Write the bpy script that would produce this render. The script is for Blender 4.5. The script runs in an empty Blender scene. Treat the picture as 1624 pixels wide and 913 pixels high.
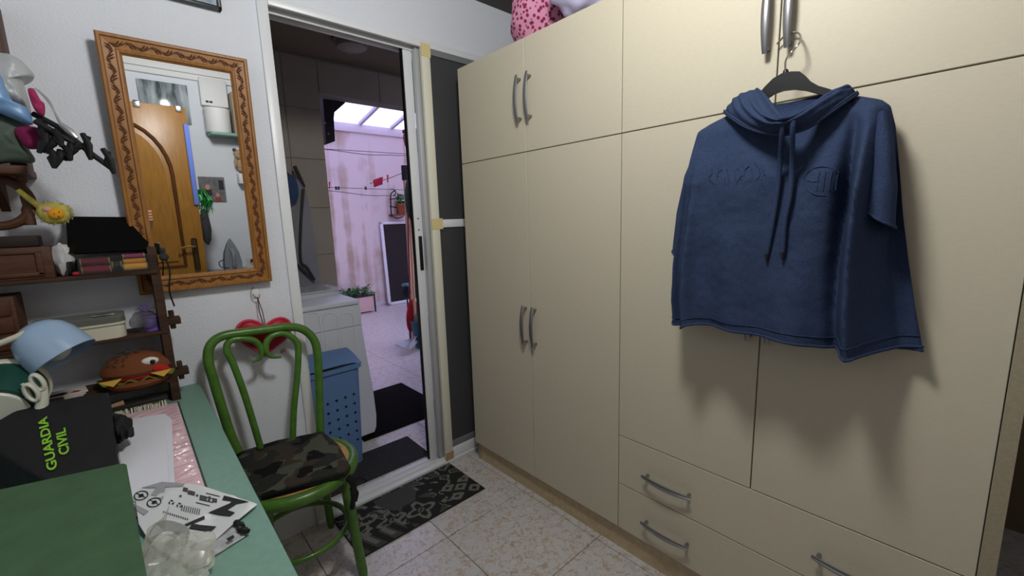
import bpy, bmesh, math, random
from mathutils import Vector, Matrix, Euler, noise
random.seed(7)
S = bpy.context.scene
COL = S.collection
PI = math.pi
def s2l(c):
    c = c/255.0
    return c/12.92 if c <= 0.04045 else ((c+0.055)/1.055)**2.4
def rgb(r, g, b): return (s2l(r), s2l(g), s2l(b), 1.0)

# ------------------------------------------------------------------ camera
CAM = Vector((-1.2644, -1.8304, 1.289)); YAW, PITCH, ROLL, FPX = 0.7337, -0.163, -0.0321, 675.44
FW = Vector((math.sin(YAW)*math.cos(PITCH), math.cos(YAW)*math.cos(PITCH), math.sin(PITCH)))
R0 = Vector((math.cos(YAW), -math.sin(YAW), 0)); U0 = R0.cross(FW)
RT = R0*math.cos(ROLL)+U0*math.sin(ROLL); UP = -R0*math.sin(ROLL)+U0*math.cos(ROLL)
cd = bpy.data.cameras.new('camera'); cam = bpy.data.objects.new('camera', cd); COL.objects.link(cam)
cam.matrix_world = Matrix(((RT.x, UP.x, -FW.x, CAM.x), (RT.y, UP.y, -FW.y, CAM.y), (RT.z, UP.z, -FW.z, CAM.z), (0, 0, 0, 1)))
cd.sensor_width = 36.0; cd.lens = FPX/1624*36.0; cd.clip_start = 0.005; cd.clip_end = 60
S.camera = cam
def on(px, py, ax, v):
    """point of the plane axis=v seen at photo pixel (px,py): used once to survey the room from the photograph"""
    d = FW + RT*((px-812)/FPX) - UP*((py-456.5)/FPX)
    return CAM + d*((v-CAM[ax])/d[ax])

# ------------------------------------------------------------------ world, lamp power, exposure
S.view_settings.view_transform = 'Standard'; S.view_settings.look = 'None'
S.view_settings.gamma = 1.0; S.view_settings.use_curve_mapping = False
S.view_settings.exposure = 0.0
W = bpy.data.worlds.new('sky'); S.world = W; W.use_nodes = True
bg = W.node_tree.nodes['Background']; bg.inputs[0].default_value = (0.66, 0.66, 1.0, 1); bg.inputs[1].default_value = 2.7
LAMP_POS = (-0.78, -1.38, 2.37); LAMP_W = 43.0; LAMP_COL = (1.0, 1.0, 0.98)

# ------------------------------------------------------------------ materials
MATS = {}
def mat(name, col, rough=0.6, metal=0.0, var=0.0, vscale=8.0, bump=0.0, bscale=60.0, spec=0.4, stretch=None, emit=None, alpha=1.0, trans=0.0, col2=None):
    if name in MATS: return MATS[name]
    m = bpy.data.materials.new(name); m.use_nodes = True; nt = m.node_tree; N = nt.nodes; L = nt.links
    b = N['Principled BSDF']; c = rgb(*col)
    b.inputs['Base Color'].default_value = c; b.inputs['Roughness'].default_value = rough
    b.inputs['Metallic'].default_value = metal; b.inputs['Specular IOR Level'].default_value = spec
    b.inputs['Transmission Weight'].default_value = trans; b.inputs['Alpha'].default_value = alpha
    if emit: b.inputs['Emission Color'].default_value = rgb(*emit[0]); b.inputs['Emission Strength'].default_value = emit[1]
    if var or bump:
        g = N.new('ShaderNodeNewGeometry'); vec = g.outputs['Position']
        if stretch:
            mp = N.new('ShaderNodeMapping'); mp.inputs['Scale'].default_value = stretch; L.new(vec, mp.inputs[0]); vec = mp.outputs[0]
    if var:
        n = N.new('ShaderNodeTexNoise'); n.inputs['Scale'].default_value = vscale; n.inputs['Detail'].default_value = 4
        L.new(vec, n.inputs[0]); r = N.new('ShaderNodeValToRGB'); L.new(n.outputs[0], r.inputs[0])
        c2 = rgb(*col2) if col2 else tuple(x*(1-var) for x in c[:3])+(1,)
        r.color_ramp.elements[0].position = 0.33; r.color_ramp.elements[1].position = 0.66
        r.color_ramp.elements[0].color = c2; r.color_ramp.elements[1].color = c if col2 else tuple(min(1, x*(1+var*0.5)) for x in c[:3])+(1,)
        L.new(r.outputs[0], b.inputs['Base Color'])
    if bump:
        n = N.new('ShaderNodeTexNoise'); n.inputs['Scale'].default_value = bscale; n.inputs['Detail'].default_value = 3
        L.new(vec, n.inputs[0]); bp = N.new('ShaderNodeBump'); bp.inputs['Strength'].default_value = bump; bp.inputs['Distance'].default_value = 0.004
        L.new(n.outputs[0], bp.inputs['Height']); L.new(bp.outputs[0], b.inputs['Normal'])
    MATS[name] = m
    return m
def mat_vcol(name, rough=0.9, bump=0.0, bscale=300):
    m = mat(name, (120, 120, 120), rough, bump=bump, bscale=bscale, spec=0.15); nt = m.node_tree
    a = nt.nodes.new('ShaderNodeAttribute'); a.attribute_name = 'print'
    nt.links.new(a.outputs['Color'], nt.nodes['Principled BSDF'].inputs['Base Color']); return m

wall_m = mat('painted_stucco', (223, 227, 235), 0.85, bump=0.45, bscale=150, spec=0.2)
ceil_m = mat('shaded_ceiling', (92, 86, 82), 0.9)  # dark colour carries the shade of a ceiling that gets only bounced light
white_m = mat('white_paint', (225, 225, 225), 0.6)
ward_m = mat('cream_laminate', (201, 193, 172), 0.5, var=0.025, vscale=180, bump=0.05, bscale=500, spec=0.3, stretch=(1, 0.35, 1))
ward_in = mat('cream_laminate_edge', (160, 150, 126), 0.6, var=0.1, vscale=200)
nickel = mat('satin_nickel', (150, 150, 152), 0.35, 0.85)
alu = mat('white_aluminium', (226, 229, 232), 0.35, spec=0.5)
alug = mat('grey_aluminium', (190, 192, 195), 0.4, 0.3)
cream_alu = mat('cream_screen_frame', (228, 226, 208), 0.45)
tape_m = mat('yellowed_tape', (222, 205, 150), 0.6)
black_m = mat('black_plastic', (14, 14, 15), 0.4)
dark_m = mat('dark_gap', (30, 26, 22), 0.9)
grout_m = mat('grout', (120, 112, 104), 0.95, var=0.2, vscale=20)
green_m = mat('green_lacquer', (74, 116, 40), 0.33, var=0.2, vscale=30, spec=0.5)
cane_m = mat('cane_seat', (190, 150, 92), 0.7, var=0.25, vscale=60, bump=0.3, bscale=250)
desk_m = mat('sea_green_laminate', (116, 154, 140), 0.45, var=0.06, vscale=60, bump=0.05, bscale=200)
wood_m = mat('honey_wood', (152, 102, 46), 0.45, var=0.2, vscale=14, stretch=(6, 6, 1))
carve_m = mat('dark_carved_wood', (92, 52, 20), 0.6)  # darker brown wood for the carved vine
dwood = mat('dark_rustic_wood', (62, 40, 24), 0.8, var=0.35, vscale=18, stretch=(1, 5, 5), bump=0.3, bscale=60)
bwood = mat('brown_box_wood', (78, 46, 26), 0.6, var=0.3, vscale=20, stretch=(1, 5, 6))
grey_w = mat('washer_white', (226, 230, 232), 0.4)
tile_wall = mat('grey_wall_tile', (160, 152, 134), 0.35, var=0.06, vscale=6)

def mat_tile(name, base, blotch, dark):
    m = mat(name, base, 0.28, spec=0.5); nt = m.node_tree; N = nt.nodes; L = nt.links
    g = N.new('ShaderNodeNewGeometry')
    n = N.new('ShaderNodeTexNoise'); n.inputs['Scale'].default_value = 40; n.inputs['Detail'].default_value = 10; n.inputs['Roughness'].default_value = 0.68; n.inputs['Distortion'].default_value = 1.3
    L.new(g.outputs['Position'], n.inputs[0]); r = N.new('ShaderNodeValToRGB'); L.new(n.outputs[0], r.inputs[0])
    e = r.color_ramp.elements; e[0].position = 0.36; e[0].color = rgb(*dark); e[1].position = 0.60; e[1].color = rgb(*base)
    x = e.new(0.45); x.color = rgb(*blotch); x = e.new(0.51); x.color = rgb(*base); x = e.new(0.68); x.color = rgb(*[min(255, c+14) for c in base])
    L.new(r.outputs[0], N['Principled BSDF'].inputs['Base Color']); return m
floor_tile = mat_tile('marbled_floor_tile', (203, 202, 202), (196, 184, 172), (172, 148, 128))

def mat_streak(name, base, stain):
    m = mat(name, base, 0.85, bump=0.2, bscale=30); nt = m.node_tree; N = nt.nodes; L = nt.links
    g = N.new('ShaderNodeNewGeometry'); mp = N.new('ShaderNodeMapping'); mp.inputs['Scale'].default_value = (8.5, 8.5, 0.35)
    L.new(g.outputs['Position'], mp.inputs[0]); n = N.new('ShaderNodeTexNoise'); n.inputs['Scale'].default_value = 1.0; n.inputs['Detail'].default_value = 5
    L.new(mp.outputs[0], n.inputs[0]); r = N.new('ShaderNodeValToRGB'); n2 = N.new('ShaderNodeTexNoise'); n2.inputs['Scale'].default_value = 2.6; n2.inputs['Detail'].default_value = 6; L.new(g.outputs['Position'], n2.inputs[0])
    ad = N.new('ShaderNodeMath'); ad.operation = 'MULTIPLY_ADD'; ad.inputs[1].default_value = 0.55; L.new(n2.outputs[0], ad.inputs[0])
    md_ = N.new('ShaderNodeMath'); md_.operation = 'MULTIPLY'; md_.inputs[1].default_value = 0.6; L.new(n.outputs[0], md_.inputs[0]); L.new(md_.outputs[0], ad.inputs[2]); L.new(ad.outputs[0], r.inputs[0])
    e = r.color_ramp.elements; e[0].position = 0.42; e[0].color = rgb(*stain); e[1].position = 0.58; e[1].color = rgb(*base)
    L.new(r.outputs[0], N['Principled BSDF'].inputs['Base Color']); return m
pink_wall = mat_streak('stained_pink_plaster', (224, 208, 206), (184, 160, 142))

def mat_mix_clear(name, col, clear, rough=0.3, translucent=False):
    m = bpy.data.materials.new(name); m.use_nodes = True; nt = m.node_tree; N = nt.nodes; L = nt.links
    out = N['Material Output']; b = N['Principled BSDF']; b.inputs['Base Color'].default_value = rgb(*col); b.inputs['Roughness'].default_value = rough
    sh = b
    if translucent:
        sh = N.new('ShaderNodeBsdfTranslucent'); sh.inputs[0].default_value = rgb(*col)
    t = N.new('ShaderNodeBsdfTransparent'); mx = N.new('ShaderNodeMixShader'); mx.inputs[0].default_value = clear
    L.new(sh.outputs[0], mx.inputs[1]); L.new(t.outputs[0], mx.inputs[2]); L.new(mx.outputs[0], out.inputs[0]); MATS[name] = m
    return m
roof_glass = mat_mix_clear('milky_roof_glass', (232, 232, 246), 0.46, translucent=True)
screen_m = mat_mix_clear('insect_mesh', (66, 67, 70), 0.10, 0.8)
pane_m = mat_mix_clear('window_glass', (60, 66, 68), 0.85, 0.05)
clear_bag = mat_mix_clear('clear_polythene', (206, 208, 196), 0.60, 0.22)
clear_box = mat_mix_clear('clear_plastic', (90, 92, 92), 0.86, 0.12)

def mat_mirror():
    m = bpy.data.materials.new('mirror_silver'); m.use_nodes = True; b = m.node_tree.nodes['Principled BSDF']
    b.inputs['Base Color'].default_value = (0.88, 0.9, 0.9, 1); b.inputs['Metallic'].default_value = 1; b.inputs['Roughness'].default_value = 0.01
    return m
mirror_m = mat_mirror()
def mat_camo():
    m = mat('camouflage_cloth', (40, 42, 38), 0.9, spec=0.1); nt = m.node_tree; N = nt.nodes; L = nt.links
    g = N.new('ShaderNodeNewGeometry'); prev = None
    for k, (sc, col, th) in enumerate([(11, (78, 82, 70), 0.53), (14, (64, 56, 50), 0.57), (12, (24, 25, 27), 0.55)]):
        mp = N.new('ShaderNodeMapping'); mp.inputs['Location'].default_value = (3.1*k, 1.7*k, 0.4*k); L.new(g.outputs['Position'], mp.inputs[0])
        n = N.new('ShaderNodeTexNoise'); n.inputs['Scale'].default_value = sc; n.inputs['Detail'].default_value = 1.5; L.new(mp.outputs[0], n.inputs[0])
        gt = N.new('ShaderNodeMath'); gt.operation = 'GREATER_THAN'; gt.inputs[1].default_value = th; L.new(n.outputs[0], gt.inputs[0])
        mx = N.new('ShaderNodeMix'); mx.data_type = 'RGBA'; L.new(gt.outputs[0], mx.inputs[0])
        if prev: L.new(prev, mx.inputs[6])
        else: mx.inputs[6].default_value = rgb(46, 48, 44)
        mx.inputs[7].default_value = rgb(*col); prev = mx.outputs[2]
    L.new(prev, N['Principled BSDF'].inputs['Base Color']); return m
camo_m = mat_camo()
def mat_denim():
    m = mat('blue_knit', (53, 66, 94), 0.95, var=0.16, vscale=260, bump=0.45, bscale=420, spec=0.08)
    return m
knit = mat_denim()
def mat_dots():
    m = mat('pink_dotted_cloth', (196, 120, 150), 0.85); nt = m.node_tree; N = nt.nodes; L = nt.links
    g = N.new('ShaderNodeNewGeometry'); v = N.new('ShaderNodeTexVoronoi'); v.inputs['Scale'].default_value = 62; L.new(g.outputs['Position'], v.inputs[0])
    r = N.new('ShaderNodeValToRGB'); L.new(v.outputs[0], r.inputs[0]); e = r.color_ramp.elements
    e[0].position = 0.34; e[0].color = rgb(128, 24, 62); e[1].position = 0.46; e[1].color = rgb(206, 140, 170)
    L.new(r.outputs[0], N['Principled BSDF'].inputs['Base Color']); return m

# ------------------------------------------------------------------ mesh helpers
ORG = {}
class MB:
    def __init__(self): self.bm = bmesh.new()
    def box(self, x0, x1, y0, y1, z0, z1, bev=0.0, seg=2, M=None):
        r = bmesh.ops.create_cube(self.bm, size=1.0)['verts']
        for v in r: v.co = Vector((x0+(x1-x0)*(v.co.x+.5), y0+(y1-y0)*(v.co.y+.5), z0+(z1-z0)*(v.co.z+.5)))
        if M:
            for v in r: v.co = M @ v.co
        if bev:
            es = list({e for v in r for e in v.link_edges})
            bmesh.ops.bevel(self.bm, geom=es, offset=bev, segments=seg, profile=0.5, affect='EDGES')
        return self
    def tube(self, pts, r, n=10, closed=False, flat=None, cap=True):
        """flat=(direction, factor): squashes the section along a direction"""
        pts = [Vector(p) for p in pts]; k = len(pts)
        rs = r if isinstance(r, (list, tuple)) else [r]*k
        rings = []; nrm = None
        for i, p in enumerate(pts):
            a = pts[(i-1) % k] if (closed or i > 0) else p; b = pts[(i+1) % k] if (closed or i < k-1) else p
            t = (b-a).normalized()
            if nrm is None:
                nrm = t.orthogonal().normalized()
            nrm = (nrm - t*nrm.dot(t)).normalized(); bn = t.cross(nrm); ring = []
            for j in range(n):
                o = (nrm*math.cos(2*PI*j/n)+bn*math.sin(2*PI*j/n))*rs[i]
                if flat: o = o - flat[0]*o.dot(flat[0])*(1-flat[1])
                ring.append(self.bm.verts.new(p+o))
            rings.append(ring)
        m = k if closed else k-1
        for i in range(m):
            A = rings[i]; B = rings[(i+1) % k]; sh = 0
            if closed and i == k-1:
                sh = min(range(n), key=lambda s: (A[0].co-B[s].co).length)
            for j in range(n):
                try: self.bm.faces.new((A[j], A[(j+1) % n], B[(j+1+sh) % n], B[(j+sh) % n]))
                except ValueError: pass
        if cap and not closed:
            self.bm.faces.new(rings[0][::-1]); self.bm.faces.new(rings[-1])
        return self
    def lathe(self, prof, n=24, M=None, cap=True):
        M = M or Matrix(); rings = []
        for r, z in prof:
            if r < 1e-6: rings.append([self.bm.verts.new(M @ Vector((0, 0, z)))])
            else: rings.append([self.bm.verts.new(M @ Vector((r*math.cos(2*PI*j/n), r*math.sin(2*PI*j/n), z))) for j in range(n)])
        for A, B in zip(rings, rings[1:]):
            for j in range(n):
                a0, a1 = A[j % len(A)], A[(j+1) % len(A)]; b0, b1 = B[j % len(B)], B[(j+1) % len(B)]
                vs = []
                for v in (a0, a1, b1, b0):
                    if v not in vs: vs.append(v)
                if len(vs) > 2: self.bm.faces.new(vs)
        if cap:
            if len(rings[0]) > 1: self.bm.faces.new(rings[0][::-1])
            if len(rings[-1]) > 1: self.bm.faces.new(rings[-1])
        return self
    def prism(self, pts, off):
        off = Vector(off); A = [self.bm.verts.new(Vector(p)) for p in pts]; B = [self.bm.verts.new(Vector(p)+off) for p in pts]; n = len(A)
        self.bm.faces.new(A[::-1]); self.bm.faces.new(B)
        for i in range(n): self.bm.faces.new((A[i], A[(i+1) % n], B[(i+1) % n], B[i]))
        return self
    def grid(self, fn, nu, nv, closeu=False, col=None):
        if col: ly = self.bm.verts.layers.float_color.get('print') or self.bm.verts.layers.float_color.new('print')
        vs = [[self.bm.verts.new(Vector(fn(i/nu, j/nv))) for i in range(nu if closeu else nu+1)] for j in range(nv+1)]
        if col:
            for j, row in enumerate(vs):
                for i, v in enumerate(row): v[ly] = col(i/nu, j/nv)
        w = nu
        for j in range(nv):
            for i in range(w):
                i2 = (i+1) % nu if closeu else i+1
                self.bm.faces.new((vs[j][i], vs[j][i2], vs[j+1][i2], vs[j+1][i]))
        return self
    def ell(self, c, r, M=None, nu=20, nv=12, wob=0.0, wf=3.0, seed=0):
        M = M or Matrix(); c = Vector(c)
        def f(u, v):
            th = PI*(0.002+0.996*v); p = Vector((math.cos(2*PI*u)*math.sin(th), math.sin(2*PI*u)*math.sin(th), math.cos(th)))
            q = Vector((p.x*r[0], p.y*r[1], p.z*r[2]))
            if wob: q *= 1+wob*noise.noise(p*wf+Vector((seed, seed*1.7, 0)))
            return c+M.to_3x3() @ q
        return self.grid(f, nu, nv, closeu=True)
    def build(self, name, m, parent=None, ang=0.6, solid=0.0, flip=False):
        bm = self.bm
        bmesh.ops.remove_doubles(bm, verts=bm.verts, dist=1e-6)
        bmesh.ops.recalc_face_normals(bm, faces=bm.faces)
        if flip: bmesh.ops.reverse_faces(bm, faces=bm.faces)
        if solid: bmesh.ops.solidify(bm, geom=list(bm.faces), thickness=solid)
        for e in bm.edges: e.smooth = (len(e.link_faces) != 2) or e.calc_face_angle(0) < ang
        for f in bm.faces: f.smooth = True
        if parent is not None: L = ORG[parent.name]
        else:
            xs = [v.co for v in bm.verts]
            L = Vector(((min(p.x for p in xs)+max(p.x for p in xs))/2, (min(p.y for p in xs)+max(p.y for p in xs))/2, min(p.z for p in xs)))
        for v in bm.verts: v.co -= L
        me = bpy.data.meshes.new(name); bm.to_mesh(me); bm.free(); me.materials.append(m)
        o = bpy.data.objects.new(name, me); COL.objects.link(o)
        if parent is not None: o.parent = parent
        else: o.location = L
        ORG[o.name] = L
        return o
def thing(name, label, cat, loc, group=None):
    o = bpy.data.objects.new(name, None); COL.objects.link(o); o.location = loc; o.empty_display_size = 0.05
    ORG[o.name] = Vector(loc); tag(o, label, cat, group); return o
def tag(o, label, cat, group=None):
    o['label'] = label; o['category'] = cat
    if group: o['group'] = group
    return o
def struct(o): o['kind'] = 'structure'; return o
def sroot(name, loc):
    o = bpy.data.objects.new(name, None); COL.objects.link(o); o.location = loc; ORG[o.name] = Vector(loc); o['kind'] = 'structure'; return o
def cat_rom(pts, n=6, closed=False):
    P = [Vector(p) for p in pts]; out = []; k = len(P)
    for i in range(k if closed else k-1):
        p0 = P[(i-1) % k] if (closed or i > 0) else P[0]*2-P[1]; p1 = P[i]; p2 = P[(i+1) % k]; p3 = P[(i+2) % k] if (closed or i < k-2) else P[-1]*2-P[-2]
        for j in range(n):
            t = j/n; out.append(0.5*((2*p1)+(p2-p0)*t+(2*p0-5*p1+4*p2-p3)*t*t+(3*p1-p0-3*p2+p3)*t**3))
    if not closed: out.append(P[-1])
    return out
def lerp(a, b, t): return a+(b-a)*t
def interp(xs, ys, x):
    for i in range(len(xs)-1):
        if x <= xs[i+1]:
            t = (x-xs[i])/(xs[i+1]-xs[i]); t = max(0, t); return ys[i]+(ys[i+1]-ys[i])*t
    return ys[-1]
def T(x, y, z): return Matrix.Translation((x, y, z))
def Rot(ax, a): return Matrix.Rotation(a, 4, ax)

# ================================================================== SETTING
CEIL = 2.37
fl = struct(MB().box(-2.05, 3.0, -3.4, 4.55, -0.08, -0.004).build('floor', grout_m))
TS = 0.43; TX, TY = -0.4376, -0.4672
tile_proto = None
def add_tiles(x0, x1, y0, y1):
    global tile_proto
    i0 = math.floor((x0-TX)/TS); i1 = math.ceil((x1-TX)/TS); j0 = math.floor((y0-TY)/TS); j1 = math.ceil((y1-TY)/TS)
    for i in range(i0, i1):
        for j in range(j0, j1):
            cx = TX+(i+.5)*TS; cy = TY+(j+.5)*TS
            if (i, j) in done: continue
            done.add((i, j))
            if tile_proto is None:
                h = TS/2-0.0014
                tile_proto = MB().box(cx-h, cx+h, cy-h, cy+h, -0.012, 0.0, bev=0.0009, seg=1).build('tile', floor_tile, fl)
                tile_proto.data.transform(T(-(cx-ORG['floor'].x), -(cy-ORG['floor'].y), 0)); o = tile_proto
            else:
                o = tile_proto.copy(); COL.objects.link(o); o.parent = fl
            o.location = (cx-ORG['floor'].x, cy-ORG['floor'].y, 0)
done = set()
add_tiles(-1.95, 1.2, -2.75, 1.3)
add_tiles(-0.4, 2.7, 1.3, 4.4)

b = MB(); b.box(-2.05, -0.80, 0, 0.1, 0, CEIL); b.box(0.42, 0.75, 0, 0.1, 0, CEIL); b.box(-0.80, 0.42, 0, 0.1, 2.108, CEIL)
struct(b.build('wall_back', wall_m))
struct(MB().box(-2.05, -1.95, -2.8, 0, 0, CEIL).build('wall_left', wall_m))
b = MB(); b.box(-2.05, 1.3, -2.80, -2.70, 0, CEIL)
struct(b.build('wall_rear', wall_m))
struct(MB().box(0.58, 0.68, -1.92, 0, 0, CEIL).build('wall_right', wall_m))
struct(MB().box(1.2, 1.3, -2.7, -1.8, 0, CEIL).build('wall_corner', mat('unlit_wall_tone', (120, 100, 80), 0.9)))  # darkness of the unlit corner is put into this wall colour
struct(MB().box(0.68, 1.2, -1.92, -1.82, 0, CEIL).build('wall_side', mat('unlit_wall_tone', (120, 100, 80), 0.9)))  # same wall tone, with the corner's shade in the colour
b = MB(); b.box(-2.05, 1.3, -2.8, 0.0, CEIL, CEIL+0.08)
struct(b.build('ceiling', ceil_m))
b = MB(); b.box(-1.95, 1.2, -2.70, -2.66, 2.27, CEIL, bev=0.006); b.box(-1.95, 1.2, -2.66, -2.63, 2.31, CEIL, bev=0.006)
struct(b.build('trim_1', white_m))

# laundry room behind the sliding door
LY = 1.25
struct(MB().box(-1.05, -0.95, 0.1, LY+0.1, 0, CEIL).build('wall_laundry_left', tile_wall))
struct(MB().box(1.05, 1.15, 0.1, LY+0.1, 0, CEIL).build('wall_laundry_right', tile_wall))
b = MB(); b.box(-1.05, -0.165, LY+0.008, LY+0.12, 0, CEIL); b.box(-0.165, 1.15, LY+0.008, LY+0.12, 2.151, CEIL); b.box(0.85, 1.15, LY+0.008, LY+0.12, 0, 2.151)
wl = struct(b.build('wall_laundry', mat('tile_grout_grey', (140, 136, 128), 0.9)))
proto = None
for r in range(8):
    z0 = 1.08+0.32*(r-4)+0.0015; z1 = z0+0.317
    z0 = max(z0, 0.002); z1 = min(z1, 2.36)
    if z1-z0 < 0.02: continue
    for (xa, xb) in [(-0.949, -0.6075), (-0.6045, -0.3865), (-0.3835, -0.166)]:
        MB().box(xa, xb, LY, LY+0.009, z0, z1, bev=0.001, seg=1).build('tile', tile_wall, wl)
xa = -0.163
while xa < 1.0:
    MB().box(xa, min(xa+0.43, 1.05), LY, LY+0.009, 2.153, 2.355, bev=0.001, seg=1).build('tile', tile_wall, wl); xa += 0.433
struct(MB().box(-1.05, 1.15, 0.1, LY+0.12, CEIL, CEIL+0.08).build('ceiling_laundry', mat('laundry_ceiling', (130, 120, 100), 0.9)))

# patio
PY = 4.4
b = MB(); b.box(-0.6, 3.0, PY, PY+0.15, 0, 2.57)
wp = struct(b.build('wall_patio', pink_wall))
struct(MB().box(-0.6, 3.0, PY-0.03, PY+0.15, 2.57, 2.69, bev=0.01).build('trim_2', mat('patio_beam', (226, 214, 220), 0.7)))
struct(MB().box(-0.7, -0.6, LY+0.12, PY+0.15, 0, 3.9).build('wall_patio_left', pink_wall))
struct(MB().box(2.75, 2.85, LY+0.12, PY+0.15, 0, 3.9).build('wall_patio_right', pink_wall))
struct(MB().box(-0.7, 2.85, LY+0.0, LY+0.12, CEIL+0.08, 3.9).build('wall_patio_near', pink_wall))
struct(MB().box(-0.6, 2.75, PY-0.018, PY, 0, 0.07, bev=0.004).build('baseboard_patio', mat('patio_skirting', (210, 196, 205), 0.6)))
# sloped glass roof: far eave on the beam, rising towards the house
def roofp(x, y): return Vector((x, y, 2.70+(PY-y)*RS))
q = on(600, 170, 0, 1.486); RS = max(0.05, (q.z-2.67)/(PY-q.y))
gr = sroot('window_1', (1.1, 2.9, 2.70))
yn = LY+0.12; xs = [-0.6, -0.01, 0.50, 0.994, 1.486, 1.978, 2.47, 2.75]
for a, c in zip(xs, xs[1:]):
    for ya, yb in ((yn, 2.75), (2.755, PY)):
        MB().prism([roofp(a+.02, ya), roofp(c-.02, ya), roofp(c-.02, yb), roofp(a+.02, yb)], (0, 0, 0.006)).build('pane', roof_glass, gr)
for x in xs:
    MB().prism([roofp(x-.022, yn)-Vector((0, 0, .03)), roofp(x+.022, yn)-Vector((0, 0, .03)), roofp(x+.022, PY)-Vector((0, 0, .03)), roofp(x-.022, PY)-Vector((0, 0, .03))], (0, 0, 0.055)).build('glazing_bar', mat('roof_bar', (206, 200, 214), 0.6), gr)
MB().prism([roofp(-.6, 2.735), roofp(2.75, 2.735), roofp(2.75, 2.765), roofp(-.6, 2.765)], (0, 0, 0.012)).build('purlin', mat('roof_bar_dark', (120, 116, 124), 0.6), gr)

# ------------------------------------------------------------------ sliding door with insect screen
d1 = sroot('door_1', (-0.2, 0.03, 0))
b = MB(); b.box(-0.802, -0.765, -0.012, 0.09, 0, 2.108, bev=0.003); b.box(-0.765, -0.757, 0.02, 0.06, 0.02, 2.07, bev=0.002); b.build('jamb', alu, d1)
MB().box(0.40, 0.43, -0.012, 0.09, 0, 2.108, bev=0.003).build('jamb', alu, d1)
b = MB(); b.box(-0.765, 0.40, -0.012, 0.006, 2.076, 2.108, bev=0.003); b.box(-0.765, 0.40, 0.006, 0.09, 2.096, 2.108); b.box(-0.765, 0.40, 0.034, 0.040, 2.066, 2.096); b.box(-0.765, 0.40, 0.075, 0.09, 2.066, 2.096)
b.build('head', alu, d1)
MB().box(-0.765, 0.40, 0.006, 0.075, 2.090, 2.096).build('head_track', mat('dirty_track', (120, 116, 100), 0.6), d1)
b = MB(); b.box(-0.80, 0.43, -0.02, 0.095, 0, 0.016, bev=0.003); b.box(-0.80, 0.43, 0.010, 0.016, 0.016, 0.028); b.box(-0.80, 0.43, 0.050, 0.056, 0.016, 0.028)
b.build('sill_track', alu, d1)
# glass leaf (rear track), pushed open
MB().box(-0.203, -0.158, 0.042, 0.068, 0.022, 2.085, bev=0.004).build('leaf_stile', alu, d1)
MB().box(-0.209, -0.203, 0.046, 0.064, 0.03, 2.08).build('brush_seal', black_m, d1)
MB().box(-0.158, 0.40, 0.045, 0.065, 0.028, 0.085, bev=0.003).build('leaf_rail', alu, d1)
MB().box(-0.158, 0.40, 0.045, 0.065, 2.03, 2.085, bev=0.003).build('leaf_rail', alu, d1)
MB().box(-0.158, 0.40, 0.052, 0.058, 0.085, 2.03).build('glass_pane', pane_m, d1)
MB().box(-0.158, -0.118, 0.015, 0.045, 0.03, 2.085, bev=0.004).build('interlock_stile', alug, d1)
b = MB(); b.box(-0.187, -0.168, 0.036, 0.0425, 1.045, 1.215, bev=0.003); hp = b.build('lock_plate', black_m, d1)
b = MB(); b.lathe([(0.004, 0), (0.003, 0.003), (0, 0.0035)], 10, T(-0.181, 0.042, 1.30) @ Rot('X', PI/2)); b.lathe([(0.004, 0), (0.003, 0.003), (0, 0.0035)], 10, T(-0.181, 0.042, 1.245) @ Rot('X', PI/2)); b.build('screw', black_m, d1)
# insect screen (front track)
MB().box(-0.140, -0.094, -0.016, 0.006, 0.016, 2.090, bev=0.004).build('screen_stile', cream_alu, d1)
MB().box(-0.094, 0.40, -0.012, 0.004, 0.018, 0.072, bev=0.004).build('screen_rail', alu, d1)
MB().box(-0.094, 0.40, -0.006, 0.004, 0.072, 0.110, bev=0.003).build('screen_rail', mat('grey_weather_bar', (120, 122, 124), 0.5), d1)
MB().box(-0.094, 0.40, -0.012, 0.004, 1.252, 1.292, bev=0.004).build('screen_rail', alu, d1)
MB().box(-0.094, 0.40, -0.012, 0.004, 2.050, 2.080, bev=0.003).build('screen_rail', mat('grey_weather_bar', (120, 122, 124), 0.5), d1)
MB().box(-0.094, 0.40, -0.003, -0.001, 0.10, 1.252).build('mesh_panel', screen_m, d1)
MB().box(-0.094, 0.40, -0.003, -0.001, 1.292, 2.05).build('mesh_panel', screen_m, d1)
MB().box(-0.1415, -0.0925, -0.018, -0.0155, 2.035, 2.092).build('tape', tape_m, d1)
MB().box(-0.1415, -0.078, -0.018, -0.0155, 1.245, 1.298).build('tape', tape_m, d1)
MB().box(-0.1415, -0.0925, -0.018, -0.0155, 0.016, 0.06).build('tape', mat('brown_dirt_tape', (176, 150, 112), 0.8), d1)

# ------------------------------------------------------------------ entry door standing open behind the camera (seen in the mirror)
oak = mat('varnished_oak', (148, 102, 38), 0.35, var=0.16, vscale=9, stretch=(8, 8, 1))
d2 = sroot('door_2', (-1.2, -2.3, 0))
MB().box(-1.60, -0.80, -2.335, -2.30, 0.01, 2.0, bev=0.002).build('leaf', oak, d2)
def arch(x0, x1, z0, z1, rise, y):
    pts = [(x0, y, z0), (x1, y, z0), (x1, y, z1)]
    for k in range(1, 16):
        a = PI*k/16; pts.append(((x0+x1)/2+(x1-x0)/2*math.cos(a), y, z1+rise*math.sin(a)))
    pts.append((x0, y, z1)); return pts
oak_d = mat('oak_groove', (84, 46, 14), 0.4, var=0.2, vscale=12)
MB().tube(arch(-1.47, -0.93, 0.85, 1.514, 0.36, -2.298), 0.013, 8, closed=True).build('panel_moulding', oak_d, d2)
MB().prism(arch(-1.43, -0.97, 0.89, 1.514, 0.315, -2.301), (0, 0.012, 0)).build('panel', oak, d2)
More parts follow.
